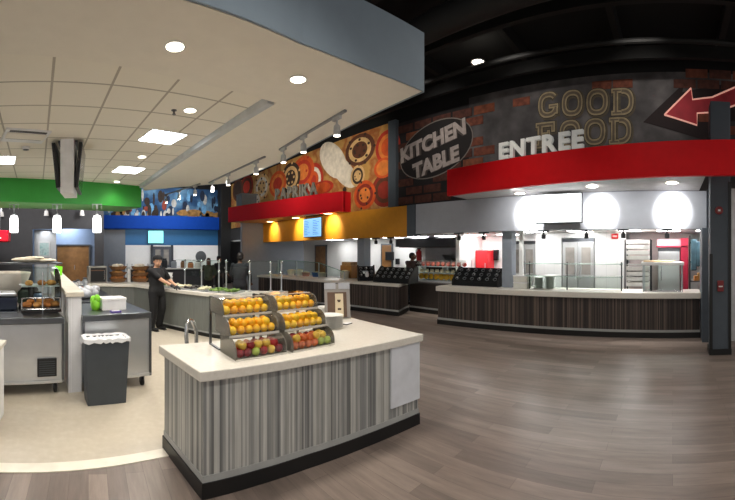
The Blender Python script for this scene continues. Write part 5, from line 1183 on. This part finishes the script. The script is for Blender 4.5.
a2, b2 = track('grey track with three lamp heads, middle one along the soffit', (209, 183), (265, 157), (.08, .42, .88))
a3, b3 = track('grey track with three lamp heads, farthest one near the green fascia', (165, 195), (200, 184), (.05, .45, .88))
for a, b_, tg in ((a1, b1, [(7.7, 8.6, 4.6), (7.7, 9.6, 4.2), (7.7, 8.9, 4.3)]), (a2, b2, [(7.7, 12.5, 4.3), (7.7, 11, 4.3), (7.7, 14, 4.3)]), (a3, b3, [(4, 20, 4.3), (6, 20, 4.3), (2.5, 20, 4.3)])):
    for i, g_ in enumerate(tg):
        p_ = a.lerp(b_, (.08, .44, .9)[i]); p_ = Vector((p_.x + .06, p_.y, 3.17)); spot(p_, g_, 420 if tg[0][0] == 7.7 else 700, 36, .9, (1, .9, .75), .04)
# downlights under the canopies
for px_, py_, lab in ((520, 193.5, 'round downlight under the red ENTREE canopy, left of the white screen'), (592, 186.5, 'round downlight under the red ENTREE canopy, right of the white screen'), (672, 182.5, 'round downlight under the red ENTREE canopy near the slate column')):
    x, y = at_z(px_, py_, 3.05); downlight(lab, x, y, 3.05, .11, lamp_w, 'downlights under the red canopy')
for y in (3.1, 1.52, .0): spot((6.95, y, 3.03), (7.72, y, 2.68), 190, 56, .45, (1, .98, .95), .05)
for px_, py_, lab in ((270, 222, 'round warm downlight under the deep red canopy, leftmost'), (296, 219, 'round warm downlight under the deep red canopy, middle'), (328, 215.5, 'round warm downlight under the deep red canopy, nearest its right end')):
    x, y = at_z(px_, py_, 3.06); x = min(x, 7.5); y = x * math.tan(brg(px_)); downlight(lab, x, y, 3.06, .15, warm_e, 'downlights under the deep red canopy'); spot((x - .35, y, 3.03), (7.72, y, 2.65), 115, 85, .9, (1, .88, .6), .05)
x, y = at_z(478, 62, 5.6); downlight('lone round downlight high in the black roof of the hall', x, y, 5.6, .12, lamp_w, 'roof downlights'); hsn = [o for o in bpy.data.objects if o.name.startswith('downlight')][-1]
# panels in the servery kitchen ceiling
kp = None; kl = ['above the right end of the opening', 'above the crimson surround', 'above the stainless refrigerator', 'above the white tiled panel', 'behind the pale grey column', 'above the bright red cabinet', 'above the bakery case', 'above the hood corner', 'above the cook', 'above the black monitor', 'above the brown door', 'over the far left end of the serveries']
for i, y in enumerate((-.9, .1, 1.1, 2.4, 3.7, 5.0, 6.2, 7.4, 8.6, 9.9, 11.6, 13.6)):
    x = (10.5 if y > 4.5 else 9.4) + .1 * (i % 2)
    t = thing('light_panel', 'flat white light panel in the kitchen ceiling ' + kl[i], 'light panel', (x, y, 2.33), 0, 'kitchen ceiling light panels'); obj('frame', B().box(-.31, .31, -.31, .31, -.012, -.001), trim_m, t); obj('diffuser', B().box(-.29, .29, -.29, .29, -.016, -.012), panel_k, t)
for x, y in ((3, 22), (5.5, 22), (7.5, 22)):
    t = thing('light_panel', 'flat white light panel in the far room behind the blue servery', 'light panel', (x, y, 3.2), 0, 'far room light panels'); obj('frame', B().box(-.5, .5, -.5, .5, -.012, -.001), trim_m, t); obj('diffuser', B().box(-.48, .48, -.48, .48, -.016, -.012), panel_e, t)
# ================================================================== LIGHT
w = bpy.data.worlds.new('world'); SC.world = w; w.use_nodes = True
w.node_tree.nodes['Background'].inputs[0].default_value = (1, .97, .93, 1); w.node_tree.nodes['Background'].inputs[1].default_value = .72
for x, y in ((-1.5, -1.0), (2.0, -.5), (4.2, 1.0), (2.2, -3.0), (5, -2.5)): spot((x, y, 5.5), (x, y, 0), 110, 120, .8, (1, .93, .83), .12)  # unseen spots added overhead, out of view, to light the hall floor
for x, y in ((5.2, 6.5), (5.4, 3.0)): spot((x, y, 5.58), (x, y, 0), 160, 90, .8, (1, .93, .83), .02)
spot((.5, -.5, 5.2), (1.8, 3.6, .9), 260, 50, .8, (1, .95, .88), .15)
area((-1, 16.4, 3.2), .8, 60, (.8, .88, 1)); area((-1.8, 15.4, 2.65), .3, 4, (.95, .97, 1))
area((3.0, 8.0, 3.4), .6, 60, (1, .95, .88))
area((4.2, 16.5, 5.2), 1.5, 130, (.9, .95, 1), (4, 20, 2.8)); area((-2.6, 12.2, 3.65), .8, 110, (1, .95, .9), (-2.2, 15, 1.6)); area((.6, 13.5, 3.6), .6, 50, (1, .96, .92), (1.3, 20, 1.8))  # hidden area lights added to brighten the blue servery and the dark walls
for x, y in ((-2.2, 3.2), (-3.2, 4.6), (-2.2, 1.6), (-1.6, 7.4), (-.4, 7.4), (1.6, 6.3)): spot((x, y, 3.47), (x, y, 0), 90, 140, .7, (1, .95, .87), .08)  # extra spots without fixtures, added to brighten the left servery
for y in (3.1, 1.5, 0): spot((6.75, y, 3.02), (7.72, y, 2.4), 60, 130, 1, (1, .98, .95), .04)  # second wide spots added to wash the grey bulkhead
for y in (5.3, 3.0, .6): spot((5.5, y, 5.5), (7.8, y, 4.5), 95, 75, 1, (1, .93, .85), .02)  # spots without fixtures, added at the roof to brighten the brick mural
SC.view_settings.view_transform = 'Standard'; SC.view_settings.look = 'None'; SC.view_settings.exposure = .08
